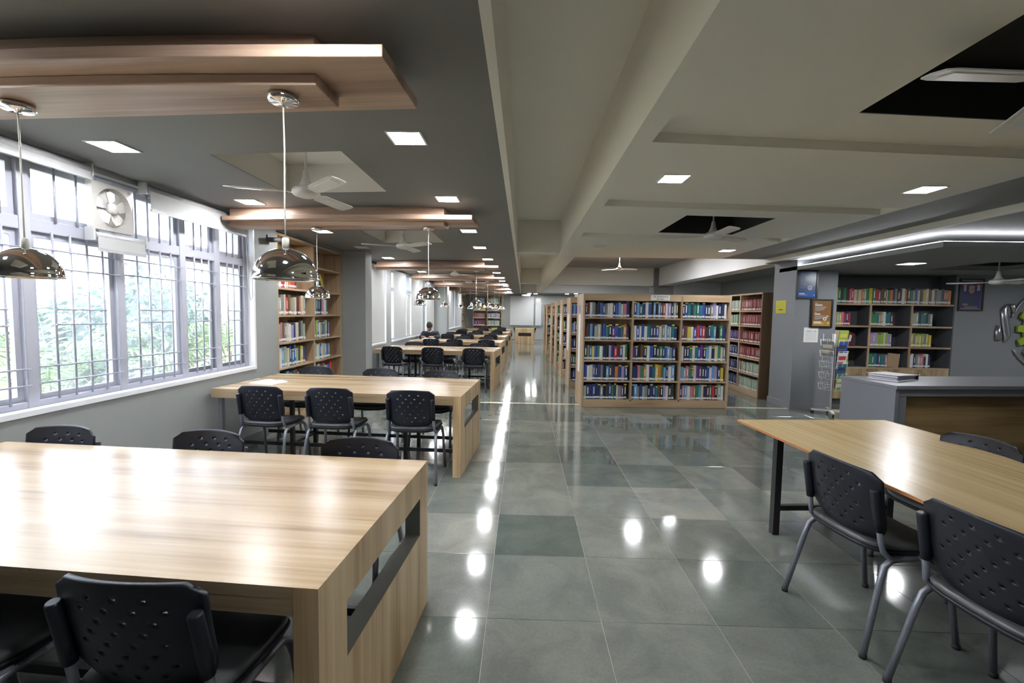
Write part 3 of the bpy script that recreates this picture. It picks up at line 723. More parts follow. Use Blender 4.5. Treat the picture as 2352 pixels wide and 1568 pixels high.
def fill(x0, x1, pal, full=1., tmin=.026, tmax=.05, h=(.215, .265)):
    out = []; x = x0 + .004; end = x0 + (x1 - x0) * full - .006
    while True:
        t = rb.uniform(tmin, tmax)
        if x + t > end: break
        st = 'l'; r = rb.random()
        c = rb.choice(pal)
        if r < .33 and c in ('navy blue', 'dark blue', 'royal blue', 'black', 'teal'): st += 'b'
        if rb.random() < .45: st += 't'
        out.append((x + t / 2, t, rb.uniform(*h), rb.uniform(.15, .19), c, st)); x += t + .0008
    return out
LEANS = {}
def shelve(parentmat, items, z, front, where, group):
    # parentmat: matrix of the bookcase; books as single things
    n = len(items)
    for k, (x, t, h, d, c, st) in enumerate(items):
        o = link('book', book_mesh(c, st)); lean = LEANS.pop(0) if LEANS and isinstance(LEANS, list) else 0
        o.matrix_world = parentmat @ Matrix.Translation((x, front + rb.uniform(0, .012), z + .001)) @ Matrix.Diagonal((t, d, h, 1))
        tag(o, f'{c} book, {ORD[min(k, 29)]} from left, {where}', 'book', group)

def bookcase(name, label, loc, rz, W, H, D, nb, zs, kick, mats=('shelf_x', 'shelf_z'), double=True, ends=None, group=None, head=.08, cat='bookcase'):
    t = thing(name, label, cat, loc, rz, group); hx, hz = mats; th = .03
    for x in (0, W - th): bevel(MB().box(x, x + th, 0, D, 0, H).build('side_panel', ends if (ends and x > 0) else hz, t), .002, 1)
    bays = []; bw = (W - th * (nb + 1)) / nb
    for k in range(1, nb): MB().box(k * (bw + th), k * (bw + th) + th, .004, D - .004, kick, H - .03).build('divider', hz, t)
    for k in range(nb):
        a = k * (bw + th) + th; bays.append((a, a + bw))
        for z in zs: MB().box(a, a + bw, .006, D - .006, z - .025, z).build('shelf', hx, t)
        if head: MB().box(a, a + bw, .003, .022, H - .03 - head, H - .03).build('head_rail', hx, t)
    MB().box(th, W - th, .001, .02, .004, max(.03, kick - .0255)).build('kick_board', hx, t)
    MB().box(th, W - th, 0, D, H - .03, H).build('top_board', hx, t)
    yb = D / 2 if double else D - .012
    MB().box(th, W - th, yb - .005, yb + .005, kick, H - .03).build('back_panel', hz, t)
    return t, bays
def mat_of(loc, rz): return Matrix.Translation(loc) @ Matrix.Rotation(rz, 4, 'Z')
COLN = list(BC)
def stuff_books(name, label, M, rows, extra=None):
    # rows: list of (items, z, front)
    m = MB(); L_ = len(COLN)
    for items, z, front in rows:
        for (x, t, h, d, c, st) in items:
            B = M @ Matrix.Translation((x, front + rb.uniform(0, .012), z + .001)) @ Matrix.Diagonal((t, d, h, 1))
            m.box(-.5, .5, 0, 1, 0, 1, COLN.index(c), B)
            q = lambda a, b, z0, z1, mi: m.add([(a, -.012, z0), (b, -.012, z0), (b, -.012, z1), (a, -.012, z1)], [(0, 1, 2, 3)], mi, B)
            q(-.46, .46, .07, .19, L_)
            if 'b' in st: q(-.47, .47, .91, .995, L_ + 1)
            if 't' in st: q(-.16, .16, .36, .82, L_)
    o = m.build(name, ['bk_' + c for c in COLN] + ['bk_label', 'bk_band']); o['kind'] = 'stuff'
    return tag(o, label, 'books')

# ---- front bookcase of computing reference books
FB = (.96, 7.22, 0); FR = .05; FZ = [.13, .44, .77, 1.10, 1.46]
case, bays = bookcase('bookcase', 'front wooden bookcase of reference books with a white header sign, facing the camera', FB, FR, 2.4, 1.84, .6, 3, FZ, .13)
FM = mat_of(FB, FR); rowname = ['bottom shelf', 'fourth shelf', 'third shelf', 'second shelf', 'top shelf']
for bi, (a, b) in enumerate(bays):
    for zi, z in enumerate(FZ):
        pal = PAL_CS
        if zi == 2 and bi == 2: pal = ['cream'] * 4 + PAL_CS
        it = fill(a, b, pal, rb.uniform(.965, 1.0), .034, .054)
        shelve(FM, it, z, .02, f'{rowname[zi]}, {("left", "middle", "right")[bi]} bay of the front bookcase', 'books in the front bookcase')
sg = thing('header_sign', 'white paper sign lettered CSE REFERENCE BOOKS on the front bookcase', 'sign', FM @ Vector((1.235, -.003, 1.785)), FR)
MB().box(-.155, .155, -.002, 0, -.042, .042).build('sheet', 'paper', sg)
MT['ink'] = plain('black_ink', (.02, .02, .03), .6)
m = MB(); add_mesh(m, text_mesh('CSE REFERENCE', .036), T(0, -.0025, .017, rx=PI / 2)); add_mesh(m, text_mesh('BOOKS', .036), T(0, -.0025, -.021, rx=PI / 2)); m.build('lettering', 'ink', sg)
# paper strips on bookcase ends
def end_strip(M, z0, z1, label, y=.3):
    t = thing('notice_strip', label, 'notice', M @ Vector((-.002, y, z0)), FR)
    MB().box(-.002, 0, -.09, .09, 0, z1 - z0).build('sheet', 'paper', t)
end_strip(FM, .55, 1.5, 'long white paper strip on the end of the front bookcase')
tg = thing('call_tag', 'small blue and white tag on the end of the front bookcase', 'tag', FM @ Vector((-.002, .3, 1.52)), FR)
MB().box(-.002, 0, -.07, .07, 0, .14).build('card', 'bk_lilac', tg)
for k in range(4): MB().box(-.003, -.002, -.05, .05, .02 + k * .03, .03 + k * .03).build('text_line', 'bk_navy blue', tg)
# ---- bookcases behind, in a row
for k, y in enumerate((9.1, 10.7, 12.3, 13.9, 16.4, 18.0)):
    loc = (.95 - .02 * k, y, 0)
    cs, by = bookcase('bookcase', f'wooden bookcase in the receding row, {ORD[k]} behind the front one', loc, FR * .5, 2.4, 1.84, .6, 3, FZ, .13, group='receding bookcases')
    M = mat_of(loc, FR * .5); rows_ = []
    pal = [PAL_CS, PAL_MIX, ['green', 'pale green', 'black', 'charcoal', 'brown'], PAL_CS, PAL_MIX, ['green', 'charcoal', 'pale green']][k]
    for a, b in by[:1]:
        for z in FZ: rows_.append((fill(a, b, pal, rb.uniform(.8, 1)), z, .02))
    stuff_books('shelved_books', f'books packed on the {ORD[k]} bookcase behind the front one', M, rows_)
    if k < 2: end_strip(M, .75, 1.5, f'white paper strip on the end of the {ORD[k]} bookcase behind the front one')
# papers on top of the second bookcase
pp = thing('paper_stack', 'loose stack of papers on top of the second bookcase', 'papers', (1.25, 9.35, 1.841), .3)
for k in range(6): MB().box(-.16, .16, -.11, .11, k * .009, k * .009 + .008, M=T(rb.uniform(-.02, .02), 0, 0, rz=rb.uniform(-.2, .2))).build('bundle', 'paper', pp)

# ---- case of bound journals facing the aisle
RL = 2.52; RLOC = (4.33, 8.26 + RL, 0); RRZ = -PI / 2; RZ = [.11, .41, .71, 1.01, 1.33, 1.62]
cs, by = bookcase('bookcase', 'tall bookcase of red and blue bound journals behind the front bookcase', RLOC, RRZ, RL, 1.95, .42, 3, RZ, .11, double=False, ends='shelf_dark', head=0)
M = mat_of(RLOC, RRZ); rows_ = []
near = [['pale green'], ['dull red'] + ['pale green'] * 5, ['dark red', 'dull red'], ['dull red', 'dark red'], ['dull red'], ['dull red', 'dull red', 'dark red']]
mid = [['navy blue', 'teal'], ['navy blue', 'dark blue'], ['dark blue', 'navy blue'], ['navy blue', 'purple'], ['green', 'pale green', 'pale green'], ['pale green', 'grey']]
for zi, z in enumerate(RZ):
    rows_.append((fill(*by[2], near[zi], .97, .022, .03, (.20, .215)), z, .02)); rows_.append((fill(*by[1], mid[zi], .97, .022, .03, (.20, .215)), z, .02))
stuff_books('bound_journals', 'rows of red, blue and grey bound journals in the tall side bookcase', M, rows_)

# ---- built-in wall bookcase by the pillar
def wall_case(loc, rz, W, H, zs, label, nb=2, D=.3):
    return bookcase('wall_bookcase', label, loc, rz, W, H, D, nb, zs, .10, double=False, head=0)
WL = 1.98; WLOC = (XW - .004, 5.51, 0); WZ = [.10, .43, .765, 1.09, 1.44, 1.79, 2.14]
cs, by = wall_case(WLOC, PI / 2, WL, 2.46, WZ, 'built-in wooden wall bookcase between the grilled window and the grey pillar')
WM = mat_of(WLOC, PI / 2)
rn = {.43: 'sixth shelf', .765: 'fifth shelf', 1.09: 'fourth shelf', 1.44: 'third shelf', 1.79: 'second shelf', .10: 'bottom shelf'}
for bi, (a, b) in enumerate(by):
    for z in (.10, .43, .765, 1.09, 1.44):
        full = {(0, 1.44): .82, (1, 1.44): .62, (0, 1.09): .86, (1, 1.09): .62, (0, .765): .80, (1, .765): .66, (1, .43): .72, (0, .43): .8}.get((bi, z), .5)
        it = fill(a, b, PAL_MIX, full, .04, .072, (.215, .27))
        if z > .1:
            if (bi, z) == (0, .765): it[-1] = (*it[-1][:4], 'royal blue', 'l'); 
            if (bi, z) == (1, .43): it[-1] = (*it[-1][:4], 'red', 'l'); it[-2] = (*it[-2][:4], 'royal blue', 'l')
            shelve(WM, it, z, .03, f'{rn[z]}, {("left", "right")[bi]} bay of the wall bookcase', 'books in the wall bookcase')
it = []; x = by[0][0] + .005
for c, t in (('cream', .04), ('charcoal', .03), ('white', .05), ('red', .05), ('red', .04), ('white', .05), ('cream', .04), ('orange', .05), ('red', .07), ('red', .06), ('maroon', .03)):
    it.append((x + t / 2, t, .24, .17, c, 'l')); x += t + .001
shelve(WM, it, 1.79, .03, 'second shelf, left bay of the wall bookcase', 'books in the wall bookcase')
for k, (c, x, t, ln) in enumerate((('teal', .06, .05, -.30), ('dark blue', .14, .06, -.42), ('yellow', .25, .035, -.55))):
    o = link('book', book_mesh(c, 'l'))
    o.matrix_world = WM @ Matrix.Translation((by[1][0] + x + .12, .03, 1.792)) @ Matrix.Rotation(ln, 4, 'Y') @ Matrix.Translation((t / 2 * 0 + .03, 0, .03)) @ Matrix.Diagonal((t, .2, .25, 1))
    tag(o, f'{c} book leaning over on the second shelf, right bay of the wall bookcase', 'book', 'books in the wall bookcase')
o = link('book', book_mesh('grey', '')); o.matrix_world = WM @ Matrix.Translation((by[1][0] + .08, .1, 2.142)) @ Matrix.Diagonal((.03, .2, .27, 1))
tag(o, 'grey folder standing alone on the top shelf of the wall bookcase', 'book')
# far built-in bookcases
cs, by = wall_case((XW - .004, 22.31, 0), PI / 2, 1.18, 2.4, WZ, 'built-in wooden bookcase at the far end of the window wall', 1)
M = mat_of((XW - .004, 22.31, 0), PI / 2)
stuff_books('shelved_books', 'books in the far end wall bookcase', M, [(fill(*by[0], PAL_MIX, .8, .03, .06), z, .03) for z in WZ[:-1]])
FZ2 = [.08, .45, .82, 1.21, 1.60, 1.97]; floc = (-2.65, 23.6, 0)
cs, by = bookcase('bookcase', 'wooden bookcase against the far wall with red and pale blue files', floc, 0, 1.52, 2.4, .36, 2, FZ2, .08, double=False, head=0)
M = mat_of(floc, 0); pr = [[['yellow'], ['yellow']], [['maroon'], ['yellow', 'lime green']], [['maroon', 'dark red', 'purple'], ['pale green', 'grey']], [['dull red', 'dark red'], ['lilac', 'sky blue', 'grey']], [['pale green', 'yellow', 'cream'], ['grey', 'tan']], [['lilac', 'dark blue', 'sky blue', 'lilac'], ['green', 'pale green']]]
stuff_books('shelved_files', 'coloured files in the far wall bookcase', M, [(fill(*by[k], pr[zi][k], .9, .04, .08, (.24, .28)), z, .03) for zi, z in enumerate(FZ2) for k in (0, 1)])

# ================================================================== RECEPTION
nc = thing('wall_shelf_unit', 'charcoal shelf unit with wooden edges and cabinet doors in the reception wall', 'shelf unit', (5.3, 7.9, 0))
W_ = 2.1; sz = [.66, 1.02, 1.38, 1.76]
MB().box(.001, W_ - .001, .30, .318, .02, 2.268).build('back_panel', 'niche', nc)
for x in (.001, W_ - .021): MB().box(x, x + .02, .005, .3, .02, 2.268).build('side_panel', 'niche', nc)
for z in sz:
    s_ = MB().box(.021, W_ - .021, .02, .3, z - .025, z).build('shelf', 'niche', nc)
    MB().box(.021, W_ - .021, .0, .0195, z - .027, z + .002).build('edge_strip', 'shelf_x', s_)
for x in (.69, 1.39):
    for z0, z1 in zip(sz[:-1], sz[1:]):
        d_ = MB().box(x - .0125, x + .0125, .02, .3, z0 + .0005, z1 - .0275).build('divider', 'niche', nc)
        MB().box(x - .014, x + .014, .0, .0195, z0 + .0025, z1 - .0275).build('edge_strip', 'shelf_z', d_)
for k, (a, b) in enumerate(((.022, .545), (.55, 1.045), (1.06, 1.615), (1.62, 2.078))):
    d_ = bevel(MB().box(a, b, 0, .018, .10, .63).build('door', 'cab_wood', nc), .002, 1)
    hx = b - .05 if k % 2 == 0 else a + .05
    MB().tube([(hx, -.001, .56), (hx, -.018, .555), (hx + .01, -.028, .54)], [.006, .008, .011], 8).build('knob', 'chrome', d_)
MB().box(.022, W_ - .022, .03, .045, .0, .10).build('kick_board', 'niche', nc)
M = Matrix.Translation((5.3, 7.9, 0)); seg_ = [(.03, .67), (.71, 1.37), (1.41, 2.07)]; rows_ = []
PT = ['white', 'cream', 'pale green', 'yellow', 'pink', 'grey', 'red', 'orange', 'maroon', 'navy blue', 'charcoal', 'royal blue', 'cream', 'tan', 'green', 'brown']
rows_.append((fill(.03, 2.07, PT, 1, .03, .055, (.23, .27)), 1.763, .02))
for z, pals in ((1.383, (['white', 'pink', 'yellow', 'pale green', 'navy blue', 'red', 'cream'], ['maroon', 'teal', 'white', 'green', 'red', 'tan'], ['pale green', 'teal', 'yellow', 'grey', 'charcoal'])),
                (1.023, (['charcoal', 'grey', 'navy blue'], ['cream', 'red', 'yellow', 'orange', 'lime green', 'tan', 'lilac'], ['yellow', 'yellow', 'lime green', 'grey', 'brown'])),
                (.663, (['charcoal', 'maroon', 'green', 'black', 'yellow'], ['pink', 'green', 'brown', 'teal', 'navy blue'], ['pink', 'red', 'grey', 'dark blue', 'white', 'pale green']))):
    for k in range(3): rows_.append((fill(*seg_[k], pals[k], .60 if z != 1.023 or k else .42, .028, .045, (.20, .24)), z, .03))
stuff_books('shelved_books', 'rows of mixed books on the charcoal reception shelf unit', M, rows_)
o = link('book', book_mesh('maroon', 't')); o.matrix_world = Matrix.Translation((5.66, 7.93, 1.0245)) @ Matrix.Rotation(.35, 4, 'Z') @ Matrix.Rotation(.28, 4, 'Y') @ Matrix.Diagonal((.19, .03, .24, 1))
tag(o, 'maroon display book leaning face out on the reception shelf', 'book')
o = link('book', book_mesh('tan', '')); o.matrix_world = Matrix.Translation((6.44, 7.93, .6645)) @ Matrix.Rotation(.08, 4, 'Y') @ Matrix.Diagonal((.2, .02, .24, 1))
tag(o, 'pale magazine standing face out on the lowest reception shelf', 'magazine')

# counter
ct = thing('reception_counter', 'grey reception counter with walnut front panel', 'counter', (3.44, 4.18, 0), .10)
CL = 4.2
bevel(MB().box(-.02, CL, -.03, .62, .865, .9).build('countertop', 'counter_grey', ct), .003)
bevel(MB().box(-.02, .02, -.02, .6, 0, .8645).build('end_panel', 'counter_grey', ct), .003)
MB().box(.02, CL, -.015, .05, .80, .8645).build('fascia', 'counter_grey', ct)
MB().box(.0205, .10, -.012, .05, 0, .80).build('front_post', 'counter_grey', ct)
MB().box(.1005, CL, .02, .045, .08, .80).build('front_panel', 'counter_wood', ct)
MB().box(.1005, CL, .03, .055, 0, .08).build('kick_board', 'niche', ct)
# ring binder file
fd = thing('file_folder', 'white ring binder full of papers lying on the reception counter', 'file', (3.76, 4.62, .9005), .45)
MB().box(-.19, .17, -.14, .14, 0, .003).build('cover_board', 'paper', fd)
MB().box(-.19, .165, -.14, .14, .051, .054, M=T(ry=.02)).build('cover_board', 'paper', fd)
MB().box(.17, .173, -.14, .14, 0, .053).build('spine', 'bk_dark blue', fd)
for k in range(7): MB().box(-.175 + rb.uniform(-.012, .012), .14, -.125 + rb.uniform(-.01, .008), .125, .004 + k * .0065, .0095 + k * .0065).build('paper_bundle', 'bk_lilac' if k in (1, 3, 4) else 'paper', fd)

# pillar notices, posters, portrait
def gear2d(n, r0, r1, fl=.5):
    p = []
    for k in range(n):
        for r, o in ((r0, -.5), (r0, -fl / 2 - .06), (r1, -fl / 2 + .04), (r1, fl / 2 - .04), (r0, fl / 2 + .06)): p.append((r * math.cos(2 * PI * (k + o) / n), r * math.sin(2 * PI * (k + o) / n)))
    return p
def ring_gear(m, cx, cz, n, r0, r1, rh, y0, y1, mi=0):
    out = gear2d(n, r0, r1); N_ = len(out); inn = []
    for p in out:
        a = math.atan2(p[1], p[0]); inn.append((rh * math.cos(a), rh * math.sin(a)))
    v = [(cx + p[0], y0, cz + p[1]) for p in out] + [(cx + p[0], y0, cz + p[1]) for p in inn] + [(cx + p[0], y1, cz + p[1]) for p in out] + [(cx + p[0], y1, cz + p[1]) for p in inn]
    f = []
    for i in range(N_):
        j = (i + 1) % N_
        f += [(i, j, N_ + j, N_ + i), (2 * N_ + i, 3 * N_ + i, 3 * N_ + j, 2 * N_ + j), (i, 2 * N_ + i, 2 * N_ + j, j), (N_ + i, N_ + j, 3 * N_ + j, 3 * N_ + i)]
    m.add(v, f, mi)
MT['poster_blue'] = plain('poster_blue_print', (.035, .085, .26), .25, var=.15, scale=3); MT['poster_blue2'] = plain('poster_bright_blue_print', (.03, .13, .48), .25)
MT['poster_brown'] = plain('poster_brown_print', (.25, .12, .05), .25, var=.15, scale=3); MT['poster_gold'] = plain('poster_gold_print', (.42, .24, .05), .25)
MT['print_white'] = plain('white_print', (.62, .62, .60), .4); MT['print_faint'] = plain('faint_print', (.32, .30, .30), .4)
MT['gold'] = plain('gold_mount', (.40, .26, .09), .3)
def framed(name, label, loc, w_, h_, fw_=.028):
    t = thing(name, label, 'picture frame', loc); m = MB()
    m.box(-w_ / 2, w_ / 2, -.022, 0, -h_ / 2, -h_ / 2 + fw_).box(-w_ / 2, w_ / 2, -.022, 0, h_ / 2 - fw_, h_ / 2)
    m.box(-w_ / 2, -w_ / 2 + fw_, -.022, 0, -h_ / 2 + fw_, h_ / 2 - fw_).box(w_ / 2 - fw_, w_ / 2, -.022, 0, -h_ / 2 + fw_, h_ / 2 - fw_)
    m.build('frame', 'black_frame', t); return t
p = framed('poster_frame', 'black framed blue poster with white gears on the grey pillar', (4.565, 7.399, 2.04), .345, .465)
MB().box(-.144, .144, -.012, 0, -.204, .204).build('print', 'poster_blue', p)
MB().box(-.144, .144, -.0125, -.012, -.204, -.125).build('bottom_band', 'poster_blue2', p)
m = MB(); ring_gear(m, .045, -.055, 9, .030, .042, .017, -.0135, -.012); ring_gear(m, .098, .0, 8, .017, .024, .010, -.0135, -.012); m.build('gear_emblem', 'print_white', p)
m = MB()
for z, a, b in ((.165, -.11, -.02), (.07, -.11, -.045)): m.box(a, b, -.0132, -.012, z - .005, z + .005)
m.box(-.125, -.035, -.0135, -.0125, -.160, -.140).box(-.125, .005, -.0135, -.0125, -.173, -.167).box(.11, .125, -.0135, -.0125, -.18, -.165)
m.build('heading_print', 'print_white', p)
m = MB()
for k in range(7): m.box(-.11, (-.01, .0, -.02, .01, -.03, .0, -.04)[k], -.0128, -.012, .048 - k * .018, .053 - k * .018)
m.build('text_print', 'print_faint', p)
p = framed('poster_frame', 'black framed orange brown poster with white gears beside the shelf unit', (4.82, 7.399, 1.575), .35, .46)
MB().box(-.147, .147, -.011, 0, -.202, .202).build('mount', 'gold', p)
MB().box(-.138, .138, -.012, -.011, -.195, .190).build('print', 'poster_brown', p)
MB().box(-.138, .138, -.0125, -.012, -.195, -.12).build('bottom_band', 'poster_gold', p)
m = MB(); ring_gear(m, .055, -.085, 9, .024, .033, .013, -.0135, -.012); ring_gear(m, .092, -.048, 8, .014, .019, .008, -.0135, -.012); m.build('gear_emblem', 'print_white', p)
m = MB(); m.box(-.11, .005, -.0135, -.012, .125, .145).box(-.11, -.07, -.0132, -.012, .158, .165).box(-.11, -.02, -.0135, -.012, -.02, .0).box(-.11, -.08, -.0132, -.012, .012, .018)
m.box(-.12, .0, -.0135, -.0125, -.155, -.13).box(-.12, .04, -.0135, -.0125, -.168, -.162).box(.10, .118, -.0135, -.0125, -.165, -.145); m.build('heading_print', 'print_white', p)
m = MB()
for k in range(6): m.box(-.11, (.08, .06, .05, .04, .03, -.03)[k], -.0128, -.012, .105 - k * .013, .112 - k * .013)
for k in range(6): m.box(-.11, (.06, .03, .05, .07, .04, -.03)[k], -.0128, -.012, -.038 - k * .012, -.031 - k * .012)
m.build('text_print', 'print_faint', p)
p = thing('notice_sheet', 'white printed notice taped on the pillar below the orange poster', 'notice', (4.675, 7.399, 1.225))
MB().box(-.115, .115, -.002, 0, -.12, .12).build('sheet', 'paper', p)
m = MB()
for x in (-.075, -.03, .04): m.box(x, x + .045, -.0028, -.002, .055, .065)
for k in range(6): m.box(-.085, .085, -.0024, -.002, .03 - k * .022, .033 - k * .022)
m.build('text_print', 'print_faint', p)
p = thing('notice_sheet', 'yellow laminated notice on the side of the grey pillar', 'notice', (4.399, 7.80, 1.68))
MB().box(-.002, 0, -.15, .15, -.11, .11).build('sheet', 'yellow', p)
MB().box(-.0028, -.002, -.07, .06, -.055, -.042).build('text_print', 'ink', p)
p = framed('portrait_frame', 'black framed portrait of a seated figure on a blue background', (7.64, 7.898, 1.935), .41, .55, .03)
MT['port_blue'] = plain('portrait_blue_print', (.035, .035, .15), .3, var=.3, scale=4)
MB().box(-.175, .175, -.010, 0, -.245, .245).build('mount', 'print_faint', p)
MB().box(-.165, .165, -.011, -.010, -.233, .235).build('print', 'port_blue', p)
def ell(m, cx, cz, a, b, y0, y1, n=20, mi=0): m.prism([(cx + a * math.cos(2 * PI * k / n), cz + b * math.sin(2 * PI * k / n)) for k in range(n)], y0, y1, 1, mi)
m = MB().box(-.10, .15, -.0115, -.011, .13, .20); m.build('curtain_print', 'bk_maroon', p)
m = MB().box(-.13, -.09, -.0117, -.011, .06, .17).box(.09, .14, -.0117, -.011, .07, .17); m.build('window_print', 'print_faint', p)
m = MB(); ell(m, 0, -.09, .125, .14, -.012, -.011); m.build('jacket_print', 'bk_dark blue', p)
m = MB(); ell(m, 0, .085, .05, .065, -.0128, -.012); m.build('face_print', 'skin', p)
m = MB(); ell(m, 0, .13, .048, .03, -.0133, -.0128); m.build('hair_print', 'bk_grey', p)
m = MB(); ell(m, -.09, -.165, .05, .018, -.0128, -.012); m.build('hand_print', 'skin', p)
m = MB().box(-.11, .12, -.0128, -.0122, -.205, -.198).box(-.09, .1, -.0128, -.0122, -.222, -.216); m.build('caption_print', 'print_faint', p)

# wall emblem: gear with lettering between silver leaves
em = thing('wall_emblem', 'large green and yellow gear emblem lettered COLLEGE OF with silver scrolls', 'emblem', (9.03, 7.898, 1.37))
MT['gear_green'] = plain('gear_lime_lacquer', (.30, .42, .03), .3, var=.15, scale=2); MT['silver'] = plain('brushed_silver', (.50, .49, .52), .28, metal=.9)
m = MB(); ring_gear(m, 0, 0, 16, .52, .62, .36, -.06, -.03); m.build('gear_ring', 'gear_green', em)
m = MB(); ell(m, 0, 0, .34, .34, -.05, -.001, 40); m.build('centre_disc', 'counter_grey', em)
m = MB(); s_ = 'COLLEGE OF'
for k, ch in enumerate(s_):
    a = R(208) - k * R(12.2)
    if ch != ' ': add_mesh(m, text_mesh(ch, .105, .002), T(.45 * math.cos(a), -.0635, .45 * math.sin(a)) @ Matrix.Rotation(PI / 2, 4, 'X') @ Matrix.Rotation(a - PI / 2, 4, 'Z'))
m.build('lettering', 'ink', em)
def scroll(path, ws, name):
    m = MB(); v = []; f = []; n = len(path)
    for (x, z), w0 in zip(path, ws):
        for dx, dy in ((-1, -.02), (-.3, -.055), (.4, -.05), (1, -.015)): v.append((x + dx * w0, dy, z))
        for dx, dy in ((1, -.005), (-1, -.005)): v.append((x + dx * w0, dy, z))
    for i in range(n - 1):
        for k in range(6): f.append((i * 6 + k, i * 6 + (k + 1) % 6, i * 6 + 6 + (k + 1) % 6, i * 6 + 6 + k))
    f += [tuple(range(6))[::-1], tuple((n - 1) * 6 + k for k in range(6))]
    m.add(v, f, 0, None, True).build(name, 'silver', em)
scroll([(-.78, .42), (-.83, .33), (-.80, .15), (-.76, -.02), (-.74, -.12), (-.78, -.22)], (.02, .055, .06, .065, .06, .02), 'scroll_leaf')
scroll([(-.70, .42), (-.68, .36), (-.68, .25)], (.04, .035, .01), 'scroll_leaf')
scroll([(-.90, .05), (-.905, -.08), (-.88, -.20)], (.03, .045, .06), 'scroll_leaf')
for s in (1, -1):
    MB().tube([(.72 * math.cos(a), -.03, s * .72 * math.sin(a)) for a in [R(d) for d in range(165 if s > 0 else 150, 95, -6)]], .014, 8).build('rim_arc', 'silver', em)

# magazine rack
rk = thing('magazine_rack', 'white wire magazine stand on casters in front of the pillar', 'magazine rack', (4.80, 7.02, 0), .35)
MB().tube([(0, 0, .07), (0, 0, 1.26)], .012, 10).build('pole', 'fanwhite', rk)
for k in range(4):
    a = PI / 4 + k * PI / 2; c_, s_ = math.cos(a), math.sin(a)
    ft = MB().box(0, .25, -.018, .018, .055, .078, M=Matrix.Rotation(a, 4, 'Z')).build('base_arm', 'fanwhite', rk)
    MB().tube([(.235 * c_ - .012 * s_, .235 * s_ + .012 * c_, .026), (.235 * c_ + .012 * s_, .235 * s_ - .012 * c_, .026)], .026, 12).build('caster', 'rubber', ft)
cols_ = []
for k, a in enumerate((0, PI / 2, PI, 3 * PI / 2)):
    Mr = Matrix.Rotation(a, 4, 'Z')
    m = MB()
    for x in (-.1, .1): m.tube([(x, -.10, .38), (x, -.10, 1.26)], .004, 6, M=Mr)
    m.build('wire_frame', 'fanwhite', rk)
    for j in range(5):
        z = .40 + j * .17; m = MB()
        for x in (-.10, 0, .10): m.tube([(x, -.105, z), (x, -.135, z + .003), (x, -.15, z + .09)], .0032, 6, M=Mr)
        m.tube([(-.11, -.15, z + .09), (.11, -.15, z + .09)], .0035, 6, M=Mr); m.tube([(-.11, -.135, z + .004), (.11, -.135, z + .004)], .0032, 6, M=Mr)
        m.build('wire_pocket', 'fanwhite', rk)
RM = Matrix.Translation((4.80, 7.02, 0)) @ Matrix.Rotation(.35, 4, 'Z')
mc = [('green and white', 'lime green', 'white', 'bottom'), ('teal', 'teal', 'navy blue', 'second from bottom'), ('red and white', 'white', 'red', 'middle'), ('black and blue', 'royal blue', 'charcoal', 'second from top'), ('yellow green', 'lime green', 'yellow', 'top')]
for a, nm in ((0, 'front'), (3 * PI / 2, 'left'), (PI / 2, 'right')):
    for j, (ln, c1, c2, wh) in enumerate(mc):
        if nm == 'left' and j != 3: continue
        if nm == 'right': c1, c2, ln = [('maroon', 'grey', 'maroon'), ('purple', 'pink', 'purple'), ('dark blue', 'white', 'dark blue'), ('brown', 'red', 'brown'), ('cream', 'sky blue', 'cream')][j]
        if nm == 'left': ln, c1, c2 = 'grey', 'grey', 'cream'
        z = .406 + j * .17
        t = thing('magazine', f'{ln} magazine in the {wh} pocket, {nm} side of the wire stand', 'magazine', (0, 0, 0), 0, 'magazines on the wire stand')
        t.matrix_world = RM @ Matrix.Rotation(a, 4, 'Z') @ T(0, -.112, z, rx=R(6))
        MB().box(-.095, .095, -.008, 0, 0, .235).build('cover', 'bk_' + c1, t)
        MB().box(-.08, .07, -.0095, -.0082, .13, .185).build('title_print', 'bk_' + c2, t)
        MB().box(-.09, .03, -.0095, -.0082, .05, .10).build('picture_print', 'bk_' + c2, t)

# right-hand reading table with chairs
rtb = thing('reading_table', 'large plain reading table with orange edge and black steel legs', 'table', (1.60, 3.32, 0), R(4.2))
bevel(MB().box(0, 1.14, -2.4, 0, .733, .75).build('tabletop', 'desk_wood', rtb), .002, 1)
m = MB().box(-.003, 0, -2.4, .0, .734, .749).box(1.14, 1.143, -2.4, 0, .734, .749).box(0, 1.14, 0, .003, .734, .749).box(0, 1.14, -2.403, -2.4, .734, .749); m.build('edge_band', 'desk_edge', rtb)
for x in (.14, .96):
    for y in (-.26, -2.14): MB().box(x, x + .045, y, y + .045, 0, .732).build('leg', 'steel_dark', rtb)
for y in (-.255, -2.135): MB().box(.1855, .9595, y, y + .035, .17, .205).build('crossbar', 'steel_dark', rtb)
MB().box(.55, .59, -2.0995, -.2555, .172, .203).build('stretcher', 'steel_dark', rtb)
for x in (.14, .96): MB().box(x + .005, x + .04, -2.094, -.2605, .695, .7325).build('rail', 'steel_dark', rtb)
put_chair(1.755, 2.225, -PI / 2 + .14, 'black perforated chair at the reading table, farther of the two on its near side', 'black perforated chairs')
put_chair(1.82, 1.605, -PI / 2 + .12, 'black perforated chair at the reading table, cut by the right edge', 'black perforated chairs')
put_chair(2.50, 2.62, PI / 2 + .12, 'black perforated chair across the reading table, by the reception counter', 'black perforated chairs')

